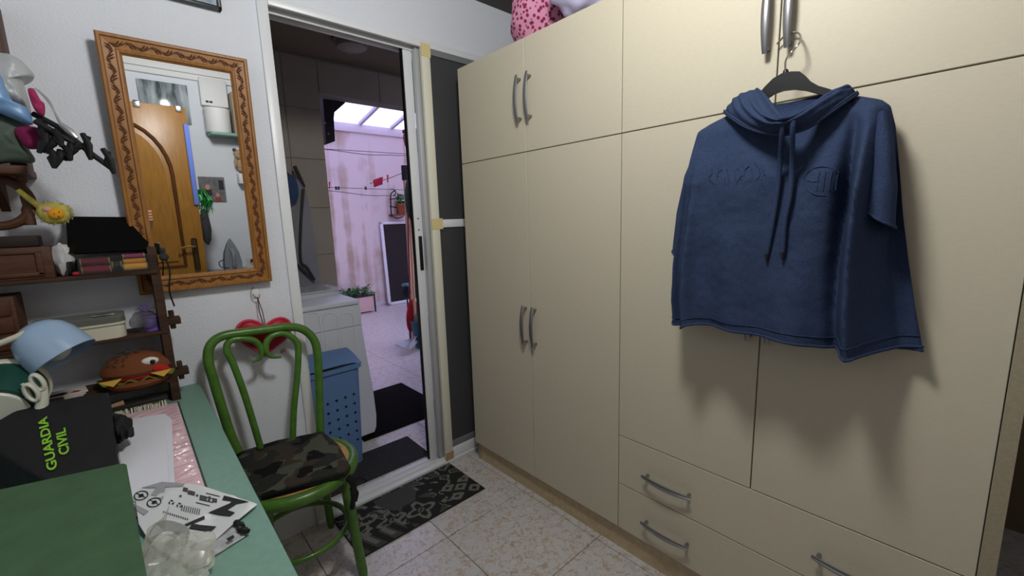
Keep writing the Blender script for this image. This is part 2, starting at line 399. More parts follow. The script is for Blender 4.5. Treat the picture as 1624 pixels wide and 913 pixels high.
MB().tube([(-1.47, -2.298, 0.2), (-0.93, -2.298, 0.2), (-0.93, -2.298, 0.72), (-1.47, -2.298, 0.72)], 0.013, 8, closed=True).build('panel_moulding', oak_d, d2)
MB().box(-1.43, -0.97, -2.301, -2.289, 0.24, 0.68, bev=0.004).build('panel', oak, d2)
b = MB(); b.box(-0.878, -0.842, -2.301, -2.296, 0.80, 1.055, bev=0.012)
hp = b.build('handle_plate', mat('aged_bronze', (74, 62, 40), 0.45, 0.7), d2)
MB().tube(cat_rom([(-0.86, -2.296, 0.99), (-0.862, -2.262, 0.992), (-0.90, -2.256, 0.998), (-0.955, -2.258, 0.985)]), 0.007, 8).build('lever', mat('brass', (190, 160, 100), 0.3, 0.9), hp)
for x in (-1.07, -0.84):
    b = MB(); b.box(x-.018, x+.018, -2.298, -2.29, 1.965, 2.012, bev=0.004); b.box(x-.018, x+.018, -2.34, -2.29, 2.002, 2.010, bev=0.002)
    tag(b.build('door_hook', nickel), 'metal hook over the top of the oak door, %s' % ('further from the handle' if x < -1 else 'near the free edge'), 'hook', 'hooks over the oak door')

# ================================================================== WARDROBE
e = 0.0929; w = 0.45
zt, zs, zd, zd2, zb = 1.985, 1.553, 0.4827, 0.2891, 0.1028
wr = thing('wardrobe', 'tall cream laminate wardrobe with four double doors and two wide drawers', 'wardrobe', (0.3, -1.0, 0))
b = MB(); y0 = -e; y1 = -e-4*w
b.box(0.02, 0.57, y0-0.016, y0, 0.0, zt); b.box(0.002, 0.57, y1-0.026, y1-0.0002, 0, zt); b.box(0.02, 0.57, -e-2*w-.009, -e-2*w+.009, 0.1, zt)
b.box(0.02, 0.57, y1-.012, y0-.016, zt-0.018, zt-0.001); b.box(0.02, 0.57, y1-.012, y0-.016, zb-.018, zb); b.box(0.555, 0.57, y1-.012, y0-.016, 0.02, zt)
b.box(0.02, 0.56, y1-.012, y0-.016, zs-0.01, zs+0.01)
b.build('carcass', ward_in, wr)
MB().box(0.022, 0.036, y1-.012, y0-.001, 0.0, zb).build('plinth', mat('plinth_laminate', (196, 176, 142), 0.55, var=0.12, vscale=40), wr)
G = 0.0016
def door(ya, yb, z0, z1, name='door'):
    return MB().box(0.0, 0.018, yb+G, ya-G, z0+G, z1-G, bev=0.001, seg=1).build(name, ward_m, wr)
def bow(p0, p1, parent, out=0.034, wdt=0.011, name='handle'):
    p0 = Vector(p0); p1 = Vector(p1); d = (p1-p0); ax = d.normalized(); side = Vector((1, 0, 0)).cross(ax).normalized()
    b = MB(); n = 16; pts = []; rs = []
    for i in range(n+1):
        t = i/n; s = math.sin(PI*t)
        pts.append(p0-ax*0.012+(d+ax*0.024)*t+Vector((-(out-0.012)-0.012*s**0.8, 0, 0))); rs.append(0.0065+0.0035*s)
    b.tube(pts, rs, 10, flat=(Vector((1, 0, 0)), 0.42))
    pts2 = [p+Vector((-0.0022, 0, 0)) for p in pts]; b.tube(pts2, [r*0.22 for r in rs], 6)
    for p in (p0, p1): b.tube([p, p+Vector((-out+0.010, 0, 0))], [0.0055, 0.005], 10)
    return b.build(name, nickel, parent)
S1 = -e-w; S2 = -e-2*w; S3 = -e-3*w
dr = {}
for i in range(4):
    ya = -e-i*w; yb = ya-w
    dr['u', i] = door(ya, yb, zs, zt)
    dr['l', i] = door(ya, yb, zb if i < 2 else zd, zs)
HL = 0.150
for (i, y) in ((0, S1+0.026), (1, S1-0.032), (2, S3+0.024), (3, S3-0.024)):
    zc = 1.760
    bow((0, y, zc+HL/2), (0, y, zc-HL/2), dr['u', i])
    zc = 0.825 if i < 2 else 1.020
    bow((0, y, zc+HL/2), (0, y, zc-HL/2), dr['l', i])
for (z0, z1) in ((zd2, zd), (zb, zd2)):
    dw = door(S2, -e-4*w, z0, z1, 'drawer')
    for yc in (-1.19, -1.695): bow((0, yc+HL/2, (z0+z1)/2-0.010+0.008*(z0 < .2)), (0, yc-HL/2, (z0+z1)/2-0.010+0.008*(z0 < .2)), dw)

# bags on top of the wardrobe
def lump(c, r, seed, wob=0.3, wf=2.2, nu=40, nv=24, flatten=None):
    b = MB(); b.ell(c, r, None, nu, nv, wob, wf, seed)
    for v in b.bm.verts:
        p = v.co; p += Vector((0, 0, 1))*0
        k = noise.noise(p*28+Vector((seed, 0, 0)))*0.006; d = (p-Vector(c)); 
        if d.length > 1e-5: v.co = p+d.normalized()*k
        if flatten is not None and v.co.z < flatten: v.co.z = flatten+0.0005
    return b
b = lump((0.12, -0.545, 2.09), (0.14, 0.135, 0.165), 3.0, 0.22, flatten=zt); tag(b.build('fabric_bag', mat_dots()), 'pink dotted cloth bag lying on top of the wardrobe', 'bag')
b = lump((0.07, -0.80, 2.085), (0.14, 0.125, 0.105), 8.0, 0.25, flatten=zt)
lav = mat('lavender_plastic', (206, 200, 236), 0.35, bump=0.3, bscale=30, spec=0.5)
tag(b.build('plastic_bag', lav), 'crumpled lavender plastic bag lying on top of the wardrobe', 'bag')
# ================================================================== CEILING LAMP (out of frame, lights the room)
lp = thing('ceiling_light', 'round frosted globe ceiling lamp lighting the room', 'lamp', LAMP_POS)
MB().lathe([(0.0, 0), (0.075, 0), (0.075, -0.025), (0.05, -0.04), (0.0, -0.04)], 32, T(*LAMP_POS)).build('canopy', white_m, lp)
gp = Vector(LAMP_POS)+Vector((0, 0, -.145))
gm_ = mat_mix_clear('frosted_globe', (250, 246, 238), 0.97, 0.3)
MB().ell(gp, (.125, .125, .110), None, 32, 20).build('globe', gm_, lp)
ld = bpy.data.lights.new('lamp_light', 'POINT'); ld.shadow_soft_size = 0.115; ld.energy = LAMP_W; ld.color = LAMP_COL
lo = bpy.data.objects.new('lamp_light', ld); COL.objects.link(lo); lo.location = gp

# ================================================================== HOODIE ON ITS HANGER
XH = -0.075
hg = thing('clothes_hanger', 'black plastic hanger with a steel hook, hung on the wardrobe handle', 'hanger', on(1265, 130, 0, XH))
hp_ = [(1200, 153), (1212, 138), (1226, 124), (1240, 116), (1255, 113), (1268, 113), (1276, 119), (1284, 128), (1298, 136), (1316, 141), (1345, 152), (1380, 170), (1376, 178), (1340, 166), (1318, 154), (1298, 149), (1276, 143), (1258, 141), (1240, 143), (1226, 148), (1214, 156), (1190, 178), (1150, 200), (1146, 194), (1176, 172)]
b = MB(); b.prism([on(x, y, 0, XH-0.007) for x, y in hp_], (0.014, 0, 0))
b.build('shoulder_bar', black_m, hg)
b = MB(); hk = [on(x, y, 0, XH) for x, y in [(1246, 118), (1246, 97)]] + [on(x, y, 0, -0.055) for x, y in [(1254, 84), (1265, 72)]] + [on(1270, 63, 0, -0.04), on(1268, 54, 0, -0.022), on(1261, 51, 0, -0.016), on(1252, 54, 0, -0.016), on(1243, 58, 0, -0.016), on(1232, 70, 0, -0.014)]
b.tube(cat_rom(hk, 6), 0.0022, 8); b.build('hook', mat('steel_wire', (165, 160, 150), 0.3, 0.9), hg)
b = MB(); p = on(1246, 116, 0, XH); b.lathe([(0.006, -.004), (0.006, 0.004), (0.004, 0.008), (0, 0.008)], 12, T(*p)); b.build('collar', black_m, hg)

hd = thing('hoodie', 'navy blue knitted hoodie hanging on the wardrobe doors', 'hoodie', on(1250, 540, 0, -0.06))
rows = [(0.00, (1152, 178), (1356, 148)), (0.04, (1118, 196), (1394, 154)), (0.085, (1101, 209), (1409, 164)), (0.16, (1095, 240), (1417, 196)), (0.35, (1086, 300), (1424, 272)),
        (0.52, (1078, 352), (1429, 340)), (0.72, (1069, 415), (1438, 415)), (0.88, (1066, 470), (1449, 490)), (1.0, (1068, 503), (1461, 557))]
XB = -0.085
rl = [on(*r[1], 0, XB) for r in rows]; rr = [on(*r[2], 0, XB) for r in rows]; rv = [r[0] for r in rows]
def row_at(v):
    return (Vector([interp(rv, [p[k] for p in rl], v) for k in range(3)]), Vector([interp(rv, [p[k] for p in rr], v) for k in range(3)]))
def bump1(u, c, wd): return math.exp(-((u-c)/wd)**2)
def front_depth(u, v):
    edge = min(1, u/0.05)**0.6*min(1, (1-u)/0.05)**0.6
    full = 0.05+0.10*min(1, v*3)**0.7
    d = 0.040+full*(0.62+0.10*math.sin(3.0*u+.4))
    a = min(1, max(0, (v-0.08)/0.35))
    fc = 0.880-0.135*v                                                # deep fold under the right arm
    d -= a*0.075*bump1(u, fc, 0.026)*(1-.55*v)
    d += a*0.022*bump1(u, fc-0.10, 0.07)
    d += a*0.020*bump1(u, fc+0.055, 0.022)
    d += a*0.030*bump1(u, fc+.06, .05)
    d -= a*0.135*max(0, (u-fc-0.065)/(1.0-fc-0.065)) if u > fc+.065 else 0
    d = max(d, 0.045)
    d -= a*v*0.034*bump1(u, 0.075, 0.022); d += a*v*0.020*bump1(u, 0.125, 0.03)   # narrow fold at the left side
    d += v*0.018*math.sin(15*u+1.0)*bump1(u, 0.45, 0.33); d += v*v*0.020*math.sin(24*u)*bump1(u, .5, .3)
    d += 0.004*noise.noise(Vector((u*7, v*9, 2)))+0.0016*noise.noise(Vector((u*30, v*34, 5)))
    if v < 0.1: d = lerp(0.065+0.03*bump1(u, .5, .35), d, v/0.1)
    return lerp(0.055, d, edge)
hem_c = ([0, .04, .1, .14, .25, .35, .5, .6, .68, .80, .9, 1.0], [0, .010, .014, 0, -.004, -.002, .002, .005, .010, .018, .010, 0])
def hem_drop(u, v): return -interp(hem_c[0], hem_c[1], u)*max(0, (v-.55)/.45)**1.5
nu, nv = 150, 90
def fr(u, v):
    a, c = row_at(v); p = a.lerp(c, u)
    d = front_depth(u, v); q = Vector((-d, p.y, p.z+hem_drop(u, v)))
    # keep the outline where it is seen: slide along the line of sight
    k = (CAM.x+d)/(CAM.x-XB); return q if True else q
def bk(u, v):
    a, c = row_at(v); p = a.lerp(c, u); dd = 0.030+0.018*math.sin(PI*u)**0.5*0+0.010*(0.5+0.5*math.sin(22*u))*v
    ed = min(1, u/0.05)**0.6*min(1, (1-u)/0.05)**0.6
    return Vector((-lerp(0.055, dd, ed), p.y, p.z+(-0.006-0.5*interp(hem_c[0], hem_c[1], u))*v**4))
b = MB()
b.grid(fr, nu, nv); b.grid(bk, 80, 40)
bmesh.ops.remove_doubles(b.bm, verts=b.bm.verts, dist=1e-5)
body = b.build('body', knit, hd, ang=1.2)
# turned hem, a tube that follows the front and the back bottom edge
b = MB(); pts = [fr(u/90, 1.0)+Vector((0, 0, 0.002)) for u in range(91)]; b.tube(pts, 0.0035, 8)
pts = [fr(u/90, 0.965)+Vector((-0.0012, 0, 0)) for u in range(91)]; b.tube(pts, 0.0012, 6)
pts = [bk(u/60, 1.0) for u in range(61)]; b.tube(pts, 0.0035, 8); b.build('hem', knit, hd, ang=1.5)
# sleeves: short wide tubes open at the cuff
def sleeve(cen, rad, dep, name='sleeve'):
    b = MB(); n = len(cen)-1
    def f(u, v):
        k = v*n; i = min(n-1, int(k)); t = k-i
        c = cen[i].lerp(cen[i+1], t); ry = lerp(rad[i], rad[i+1], t); rx = lerp(dep[i], dep[i+1], t); a = 2*PI*u
        fold = 1+0.10*math.sin(3*a+1)*v+0.07*noise.noise(Vector((math.cos(a)*2, math.sin(a)*2, v*4)))
        return c+Vector((-math.sin(a)*rx*fold, math.cos(a)*ry*fold, math.cos(a)*ry*0.75*v))
    b.grid(f, 36, 30, closeu=True)
    ring = [f(i/36, 1.0) for i in range(36)]; b.tube(ring, 0.0030, 6, closed=True)
    return b.build(name, knit, hd, ang=1.2)
sleeve([on(1402, 178, 0, -.085), on(1402, 235, 0, -.088), on(1400, 290, 0, -.088), on(1394, 344, 0, -.088)], [0.010, 0.018, 0.025, 0.031], [0.024, 0.036, 0.045, 0.052])
sleeve([on(1116, 216, 0, -.07), on(1094, 280, 0, -.08), on(1083, 340, 0, -.08), on(1077, 402, 0, -.08)], [0.004, 0.010, 0.011, 0.013], [0.008, 0.024, 0.032, 0.034])
# hood folded down: a draped sheet between the opening edge and the outer edge
hin = [((1340, 139), -.070), ((1318, 147), -.095), ((1291, 165), -.135), ((1264, 183), -.172), ((1246, 189), -.182), ((1234, 182), -.172), ((1222, 166), -.140), ((1210, 150), -.105), ((1200, 142), -.075)]
hou = [((1360, 149), -.072), ((1341, 162), -.105), ((1311, 183), -.140), ((1282, 202), -.165), ((1246, 213), -.178), ((1215, 211), -.172), ((1184, 201), -.150), ((1160, 186), -.118), ((1150, 178), -.080)]
HI = cat_rom([on(*q[0], 0, q[1]) for q in hin], 8); HO = cat_rom([on(*q[0], 0, q[1]) for q in hou], 8); hn_ = len(HI)-1
def hoodf(u, v):
    i = int(round(u*hn_)); p = HI[i].lerp(HO[i], v)
    bul = 0.026*math.sin(PI*v)**0.7+0.010*math.sin(PI*min(1, v*1.0))*math.sin(PI*u)
    wr2 = 0.0045*math.sin(26*v+9*u+3*math.sin(7*u))*math.sin(PI*v)*(0.3+u)+0.004*noise.noise(Vector((u*14, v*5, 3)))*math.sin(PI*v)
    return p+Vector((-(bul+wr2), 0, 0.008*math.sin(PI*v)))
b = MB(); b.grid(hoodf, hn_, 22); b.build('hood', knit, hd, ang=1.5, solid=.004)
b = MB(); b.tube([p+Vector((-.003, 0, 0)) for p in HO], 0.0042, 8); b.tube([p+Vector((-.006, 0, .004)) for p in HO], 0.0022, 6); b.build('hood_seam', knit, hd, ang=1.5)
b = MB(); b.tube(HI, 0.0045, 8); b.build('hood_edge', knit, hd, ang=1.5)
b = MB(); inn = [on(x, y, 0, -.048) for x, y in [(1196, 146), (1212, 163), (1224, 171), (1250, 165), (1285, 157), (1312, 149), (1345, 142), (1350, 160), (1300, 190), (1262, 200), (1225, 205), (1180, 190), (1160, 175)]]
b.prism(inn, (0.004, 0, 0)); b.build('back_neck', knit, hd)
b = MB(); b.tube(cat_rom([on(x, y, 0, -.054) for x, y in [(1214, 164), (1224, 172), (1250, 166), (1285, 158), (1312, 150)]], 6), .0055, 8); b.tube(cat_rom([on(x, y, 0, -.056) for x, y in [(1228, 178), (1250, 173), (1285, 165), (1305, 160)]], 6), .002, 6); b.build('back_neck_band', knit, hd)
for pts in ([((1241, 193), -.205), ((1240, 212), -.200), ((1237, 260), -.165), ((1232, 310), -.160), ((1224, 360), -.160), ((1216, 402), -.160)], [((1258, 189), -.205), ((1257, 210), -.200), ((1256, 260), -.165), ((1253, 310), -.160), ((1245, 350), -.160), ((1241, 400), -.160)]):
    P = cat_rom([on(*q[0], 0, q[1]) for q in pts], 8); b = MB(); b.tube(P, 0.0052, 10); dsx = b.build('drawstring', knit, hd)
    b = MB(); b.tube([P[-1], P[-1]+Vector((0, 0, -0.016))], [0.0048, 0.0025], 10); b.build('tip', mat('drawstring_tip', (40, 36, 40), 0.5), dsx)
# embossed lettering: worn relief strokes either side of the drawstrings
def surf(px, py):
    p = on(px, py, 0, -.15)
    best = None
    for it in range(6):
        vs = [i/60 for i in range(61)]
        v = min(vs, key=lambda t: abs(row_at(t)[0].lerp(row_at(t)[1], .45).z-p.z)); a, c = row_at(v)
        u = (p.y-a.y)/(c.y-a.y); p = on(px, py, 0, -front_depth(min(1, max(0, u)), v)-.0004)
    return p
b = MB(); rg = random.Random(3)
for k in range(13):
    x = 1128+k*7.2; y = 282-(k*0.9)+rg.uniform(-3, 3)
    pts = [surf(x+rg.uniform(-5, 5), y+dy+rg.uniform(-3, 3)) for dy in (-13, -5, 4, 12)]
    b.tube(cat_rom(pts, 4), 0.0010, 6)
b.build('embossed_print', knit, hd, ang=1.5)
b = MB()
arc = [surf(1304+29*math.cos(a), 287-23*math.sin(a)) for a in [math.radians(d) for d in range(20, 300, 20)]]
b.tube(cat_rom(arc, 3), 0.0014, 6)
for x in (1296, 1306, 1316, 1326): b.tube(cat_rom([surf(x+4, 272), surf(x+1, 284), surf(x-1, 302)], 4), 0.0013, 6)
b.tube(cat_rom([surf(1280, 286), surf(1290, 288), surf(1300, 286)], 4), 0.0013, 6)
b.build('embossed_print', knit, hd, ang=1.5)
# ================================================================== GREEN BENTWOOD CHAIR
ch = thing('bentwood_chair', 'green painted bentwood chair with cane seat and heart shaped back', 'chair', (-0.925, -0.28, 0))
SC = Vector((-0.925, -0.286, 0)); SR = 0.191
def tr_ring(z, r, rt, name, m, n=48, flat=None):
    b = MB(); b.tube([SC+Vector((r*math.cos(2*PI*i/n), r*math.sin(2*PI*i/n), z)) for i in range(n)], rt, 12, closed=True, flat=flat); return b.build(name, m, ch)
tr_ring(0.440, SR, 0.021, 'seat_ring', green_m, flat=(Vector((1, 0, 0)), 1.0))
MB().lathe([(0, 0.447), (0.10, 0.449), (SR-.012, 0.458), (SR-.006, 0.452), (SR-.012, 0.444), (0, 0.441)], 40, T(SC.x, SC.y, 0)).build('cane_seat', cane_m, ch)
tr_ring(0.205, 0.152, 0.010, 'stretcher', green_m)
for sx in (-1, 1):
    x = SC.x+sx*0.142; MB().tube(cat_rom([(SC.x+sx*0.120, -0.420, 0.44), (x-sx*.004, -0.418, 0.2), (SC.x+sx*0.152, -0.425, 0.0)], 6), [0.019]*6+[0.017]*6+[0.012], 14).build('leg', green_m, ch)
    MB().tube(cat_rom([(SC.x+sx*0.138, -0.108, 0.46), (SC.x+sx*0.145, -0.098, 0.22), (SC.x+sx*0.163, -0.062, 0.0)], 6), [0.018]*6+[0.016]*6+[0.012], 14).build('leg', green_m, ch)
def yb(z): return -0.128+(z-0.46)*0.10
def bp(px, py):
    p = on(px, py, 1, -0.1)
    for _ in range(3): p = on(px, py, 1, yb(p.z))
    return p
outer = [(378, 716), (366, 690), (350, 640), (338, 600), (330, 570), (334, 547), (352, 533), (385, 527), (425, 522), (458, 518), (482, 523), (499, 541), (504, 570), (506, 620), (507, 660), (508, 694)]
b = MB(); op = [bp(*q) for q in outer]; b.tube(cat_rom(op, 6), [0.0155]*(6*15+1), 14); b.build('back_hoop', green_m, ch)
for q in ([(415, 716), (401, 668), (386, 620), (369, 575), (360, 558), (361, 545), (371, 538), (390, 537), (405, 541), (414, 553), (413, 567), (400, 574)],
          [(464, 702), (466, 650), (471, 600), (473, 565), (471, 543), (453, 529), (434, 531), (423, 542), (422, 556), (430, 565), (446, 566)]):
    P = cat_rom([bp(*x) for x in q], 6); n = len(P); b = MB(); b.tube(P, [0.0115 if i < n-14 else 0.0115-0.008*(i-n+14)/14 for i in range(n)], 12); b.build('back_scroll', green_m, ch)
cu = thing('seat_cushion', 'flat camouflage seat cushion tied onto the green chair', 'cushion', (-0.925, -0.27, 0.46))
poly = [on(376, 722, 2, .475), on(440, 702, 2, .475), on(512, 688, 2, .475), on(536, 708, 2, .475), on(554, 742, 2, .475), on(546, 750, 2, .475), on(480, 769, 2, .475), on(404, 790, 2, .475)]
c0 = sum(poly, Vector())/len(poly)
def cush(u, v):
    n = len(poly); k = u*n; i = int(k) % n; p = poly[i].lerp(poly[(i+1) % n], k-int(k))
    if v < .5: r = v/.5; z = 0.462+0.024; s = r; z += 0.006*(1-r**4)+0.004*noise.noise(Vector((u*9, v*5, 1)))*r
    else: s = 1.0-0.06*abs(0); z = lerp(0.486, 0.461, (v-.5)/.25) if v < .75 else 0.461; s = 1.0+0.02*math.sin(PI*(v-.5)/.25) if v < .75 else lerp(1.0, 0.0, (v-.75)/.25)
    q = c0.lerp(p, s); return Vector((q.x, q.y, z))
MB().grid(cush, 64, 28, closeu=True).build('pad', camo_m, cu, ang=1.3)
tie = mat('black_ties', (16, 17, 18), 0.9)
b = MB(); pe = [Vector((p.x, p.y, 0.476)) for p in poly]; b.tube(pe, 0.005, 8, closed=True); b.build('piping', tie, cu)
b = MB(); p = bp(503, 690); b.tube(cat_rom([p+Vector((-.005, -.02, 0)), p+Vector((-.030, -.03, .012)), p+Vector((-.035, -.03, .024)), p+Vector((-.008, -.022, .018)), p+Vector((.012, -.018, .01))], 6), 0.0045, 6)
b.tube(cat_rom([p+Vector((-.02, -.03, .012)), p+Vector((-.034, -.035, -.012)), p+Vector((-.036, -.035, -.035))], 6), 0.0028, 6); b.build('tie_bow', tie, cu)
b = MB(); p = on(552, 757, 2, .465); b.tube(cat_rom([p, p+Vector((.012, -.006, -.02)), p+Vector((.006, -.018, -.055)), p+Vector((-.004, -.02, -.10))], 6), [0.012]*7+[0.010]*6+[0.008]*6, 8)
b.tube(cat_rom([p+Vector((0, -.01, -.025)), p+Vector((.03, -.012, -.01)), p+Vector((.055, -.014, -.03))], 6), 0.004, 6)
b.tube(cat_rom([p+Vector((0, -.01, -.035)), p+Vector((.02, -.012, -.055)), p+Vector((.012, -.014, -.085))], 6), 0.005, 6); b.build('tie_bow', tie, cu)

# ------------------------------------------------------------------ heart cushion hanging on the wall
red = mat('red_satin', (176, 16, 40), 0.5, var=0.25, vscale=40, bump=0.35, bscale=60)
hc = thing('heart_cushion', 'red heart shaped cushion hanging on a cord behind the green chair', 'cushion', (-0.913, -0.03, 0.80))
HX, HZ = -0.913, 0.878
def heart(u, s=1.0):
    t = 2*PI*u; return Vector((0.0900*math.copysign(abs(math.sin(t))**2.3, math.sin(t))*s, 0, 0.0048*(13*math.cos(t)-5*math.cos(2*t)-2*math.cos(3*t)-math.cos(4*t))*s*1.0+0.004))
tilt = Rot('Y', 0.10)
def hrt(side):
    def f(u, v):
        p = heart(u, v); h = 0.022*math.sqrt(max(0, 1-v*v))
        return tilt @ Vector((p.x, -h*side, p.z))+Vector((HX, -0.028, HZ))
    return f
b = MB(); b.grid(hrt(1), 60, 12, closeu=True); b.grid(hrt(-1), 60, 12, closeu=True); b.build('pad', red, hc, ang=1.3)
b = MB(); b.tube([tilt @ heart(i/60, 1.02)+Vector((HX, -0.028, HZ)) for i in range(60)], 0.005, 8, closed=True); b.build('edging', mat('pink_edging', (200, 60, 92), 0.7), hc)
b = MB(); top = Vector((HX+.002, -0.03, HZ+0.032)); hk0 = on(408, 471, 1, -.022)
b.tube([top, top.lerp(hk0, .5)+Vector((-.004, 0, 0)), hk0], 0.0016, 6); b.tube([top+Vector((.004, 0, 0)), top.lerp(hk0, .5)+Vector((.006, 0, 0)), hk0], 0.0016, 6); b.build('cord', mat('brown_cord', (92, 44, 40), 0.8), hc)
wh = thing('wall_hook', 'small white wall hook holding the red heart cushion', 'hook', on(405, 463, 1, -.004))
p = on(405, 463, 1, -.003); MB().box(p.x-.011, p.x+.011, -.006, -.001, p.z-.022, p.z+.012, bev=.003).build('plate', white_m, wh)
MB().tube(cat_rom([on(402, 455, 1, -.006), on(399, 460, 1, -.016), on(402, 468, 1, -.024), on(410, 473, 1, -.022), on(412, 466, 1, -.018)], 6), 0.0018, 8).build('hook_wire', mat('steel_wire', (165, 160, 150), 0.3, 0.9), wh)
p = on(449, 556, 1, -.006); tag(MB().tube([(p.x-.008, -.006, p.z-.006), (p.x+.008, -.006, p.z-.002), (p.x+.007, -.006, p.z+.006), (p.x-.005, -.006, p.z+.004)], 0.0018, 6, closed=True).build('price_tag_loop', mat('pink_edging', (200, 60, 92), 0.7)), 'tiny pink loop beside the red heart cushion', 'loop')

# ================================================================== FRAMED MIRROR
MT = 0.035; MX0, MX1, MZ0, MH = -1.247, -0.865, 1.083, 0.776; FWD = 0.056
mr = thing('wall_mirror', 'wall mirror in a carved honey wood frame', 'mirror', ((MX0+MX1)/2, -0.012, MZ0))
MM = T(MX0, -0.012, MZ0) @ Rot('X', MT)          # local: x right, z up, -y out of the wall
MW = MX1-MX0
MB().box(FWD-.008, MW-FWD+.008, -0.012, -0.006, FWD-.008, MH-FWD+.008, M=MM).build('glass', mirror_m, mr)
MB().box(0.004, MW-.004, -0.006, -0.001, 0.004, MH-.004, M=MM).build('backing', dwood, mr)
prof = [(0.0, -0.002), (0.0, -0.020), (0.004, -0.026), (0.010, -0.026), (0.013, -0.021), (0.040, -0.018), (0.043, -0.022), (0.048, -0.021), (FWD, -0.010), (FWD, -0.004)]
def rail(kind):
    b = MB(); A = []; B = []
    for (t, d) in prof:
        if kind == 'l': p0, p1 = (t, t), (t, MH-t)
        if kind == 'r': p0, p1 = (MW-t, t), (MW-t, MH-t)
        if kind == 'b': p0, p1 = (t, t), (MW-t, t)
        if kind == 't': p0, p1 = (t, MH-t), (MW-t, MH-t)
        A.append(b.bm.verts.new(MM @ Vector((p0[0], d, p0[1])))); B.append(b.bm.verts.new(MM @ Vector((p1[0], d, p1[1]))))
    for i in range(len(prof)-1): b.bm.faces.new((A[i], A[i+1], B[i+1], B[i]))
    b.bm.faces.new(A); b.bm.faces.new(B[::-1])
    o = b.build('frame_rail', wood_m, mr, ang=0.35)
    # carved vine: wavy stem with paired leaves
    b = MB(); Ln = MH if kind in 'lr' else MW; c = 0.0265; n = int((Ln-0.06)/0.028)
    def q(s, off, lift=0.0):
        t = c+off; d = -0.0198+0.0000-lift
        v = {'l': (t, s), 'r': (MW-t, s), 'b': (s, t), 't': (s, MH-t)}[kind]
        return MM @ Vector((v[0], d, v[1]))
    st = [q(0.03+(Ln-0.06)*i/(n*8), 0.0062*math.sin(PI*i/8)) for i in range(n*8+1)]
    b.tube(st, 0.0019, 6)
    for k in range(n):
        s0 = 0.03+(Ln-0.06)*(k+.5)/n; sg = 1 if k % 2 == 0 else -1
        for (ds, o0, o1, r) in ((0.0, 0.006, -0.010, .0030), (0.008, 0.004, -0.009, .0026), (-0.009, 0.001, 0.010, .0024), (-0.004, -0.001, 0.009, .0020)):
            b.tube([q(s0+ds-.004, sg*o0), q(s0+ds+.003, sg*lerp(o0, o1, .5)), q(s0+ds+.008, sg*o1)], [0.0008, r, 0.0007], 6)
    b.build('carving', carve_m, o)
for k in 'lrbt': rail(k)
# picture above
pc = thing('picture', 'small picture in a dark frame hung high above the mirror', 'picture', (-1.02, -0.01, 2.02))
px0, px1, pz0, pz1 = -1.22, -0.912, 2.012, 2.30
for (a0, a1, c0, c1) in ((px0, px1, pz0, pz0+.012), (px0, px1, pz1-.012, pz1), (px0, px0+.012, pz0, pz1), (px1-.012, px1, pz0, pz1)):
    MB().box(a0, a1, -0.022, -0.002, c0, c1, bev=.003).build('frame_rail', mat('dark_picture_frame', (48, 50, 54), 0.35), pc)
MB().box(px0+.008, px1-.008, -0.012, -0.004, pz0+.008, pz1-.008).build('print', mat('grey_blue_print', (150, 168, 184), 0.3, var=0.5, vscale=25), pc)
# ================================================================== DESK AND WHAT LIES ON IT
DZ = 0.748
dk = thing('desk', 'long sea green laminate desk along the left wall', 'desk', (-1.5, -0.8, 0))
MB().box(-1.94, -1.13, -1.62, -0.003, DZ-0.03, DZ, bev=0.004).build('tabletop', desk_m, dk)
legm = mat('desk_leg', (70, 92, 84), 0.5)
for x in (-1.90, -1.21):
    for y in (-1.58, -0.05): MB().box(x-.025, x+.025, y-.025, y+.025, 0, DZ-0.03, bev=.003).build('leg', legm, dk)
MB().box(-1.93, -1.20, -0.06, -0.03, DZ-0.13, DZ-0.03).build('apron', legm, dk)

# rustic shelf rack standing on the desk
rk = thing('shelf_rack', 'dark rustic wooden shelf rack with pegged joints standing on the desk', 'shelf', (-1.45, -0.075, DZ))
XR = -1.192
def side(x, name='side_panel'):
    prof = [(-.144, DZ), (-.150, .80), (-.140, .86), (-.146, .95), (-.138, 1.02), (-.145, 1.10), (-.138, 1.16), (-.142, 1.215), (-.125, 1.235), (-.03, 1.235), (-.015, 1.20), (-.018, 1.0), (-.012, .9), (-.015, DZ)]
    return MB().prism([(x-.022, y, z) for y, z in prof], (0.022, 0, 0)).build(name, dwood, rk)
side(XR); side(-1.80)
for z in (0.822, 0.978, 1.168): 
    b = MB(); b.box(-1.80, XR-.005, -.146, -.014, z-.012, z, bev=.003); b.build('shelf_board', dwood, rk)
for z in (0.835, 1.004):
    b = MB(); b.box(XR-.004, XR+.032, -.125, -.085, z-.016, z+.006, bev=.002); pgo = b.build('tenon', dwood, rk)
    MB().box(XR+.004, XR+.018, -.120, -.095, z-.030, z+.028, bev=.002).build('wedge', dwood, pgo)
# a dark cord dangling from the rack
tag(MB().tube(cat_rom([(-1.176, -.15, 1.21), (-1.17, -.155, 1.16), (-1.178, -.152, 1.10), (-1.172, -.15, 1.05)], 8), 0.0022, 6).build('cord', black_m), 'thin black cord dangling from the right end of the shelf rack', 'cord')
gd = thing('wire_clip', 'dark clip holding cord at the top corner of shelf rack', 'clip', (-1.178, -.15, 1.20))
MB().lathe([(0, 0), (.012, 0), (.012, .012), (.006, .018), (0, .018)], 12, T(-1.178, -.147, 1.205) @ Rot('X', PI/2)).build('knob', mat('greenish_metal', (60, 66, 60), 0.4, 0.5), gd)
MB().box(-1.186, -1.172, -.148, -.140, 1.196, 1.235, bev=.002).build('clip_body', black_m, gd)

Z1, Z2, Z3 = 0.822, 0.978, 1.168
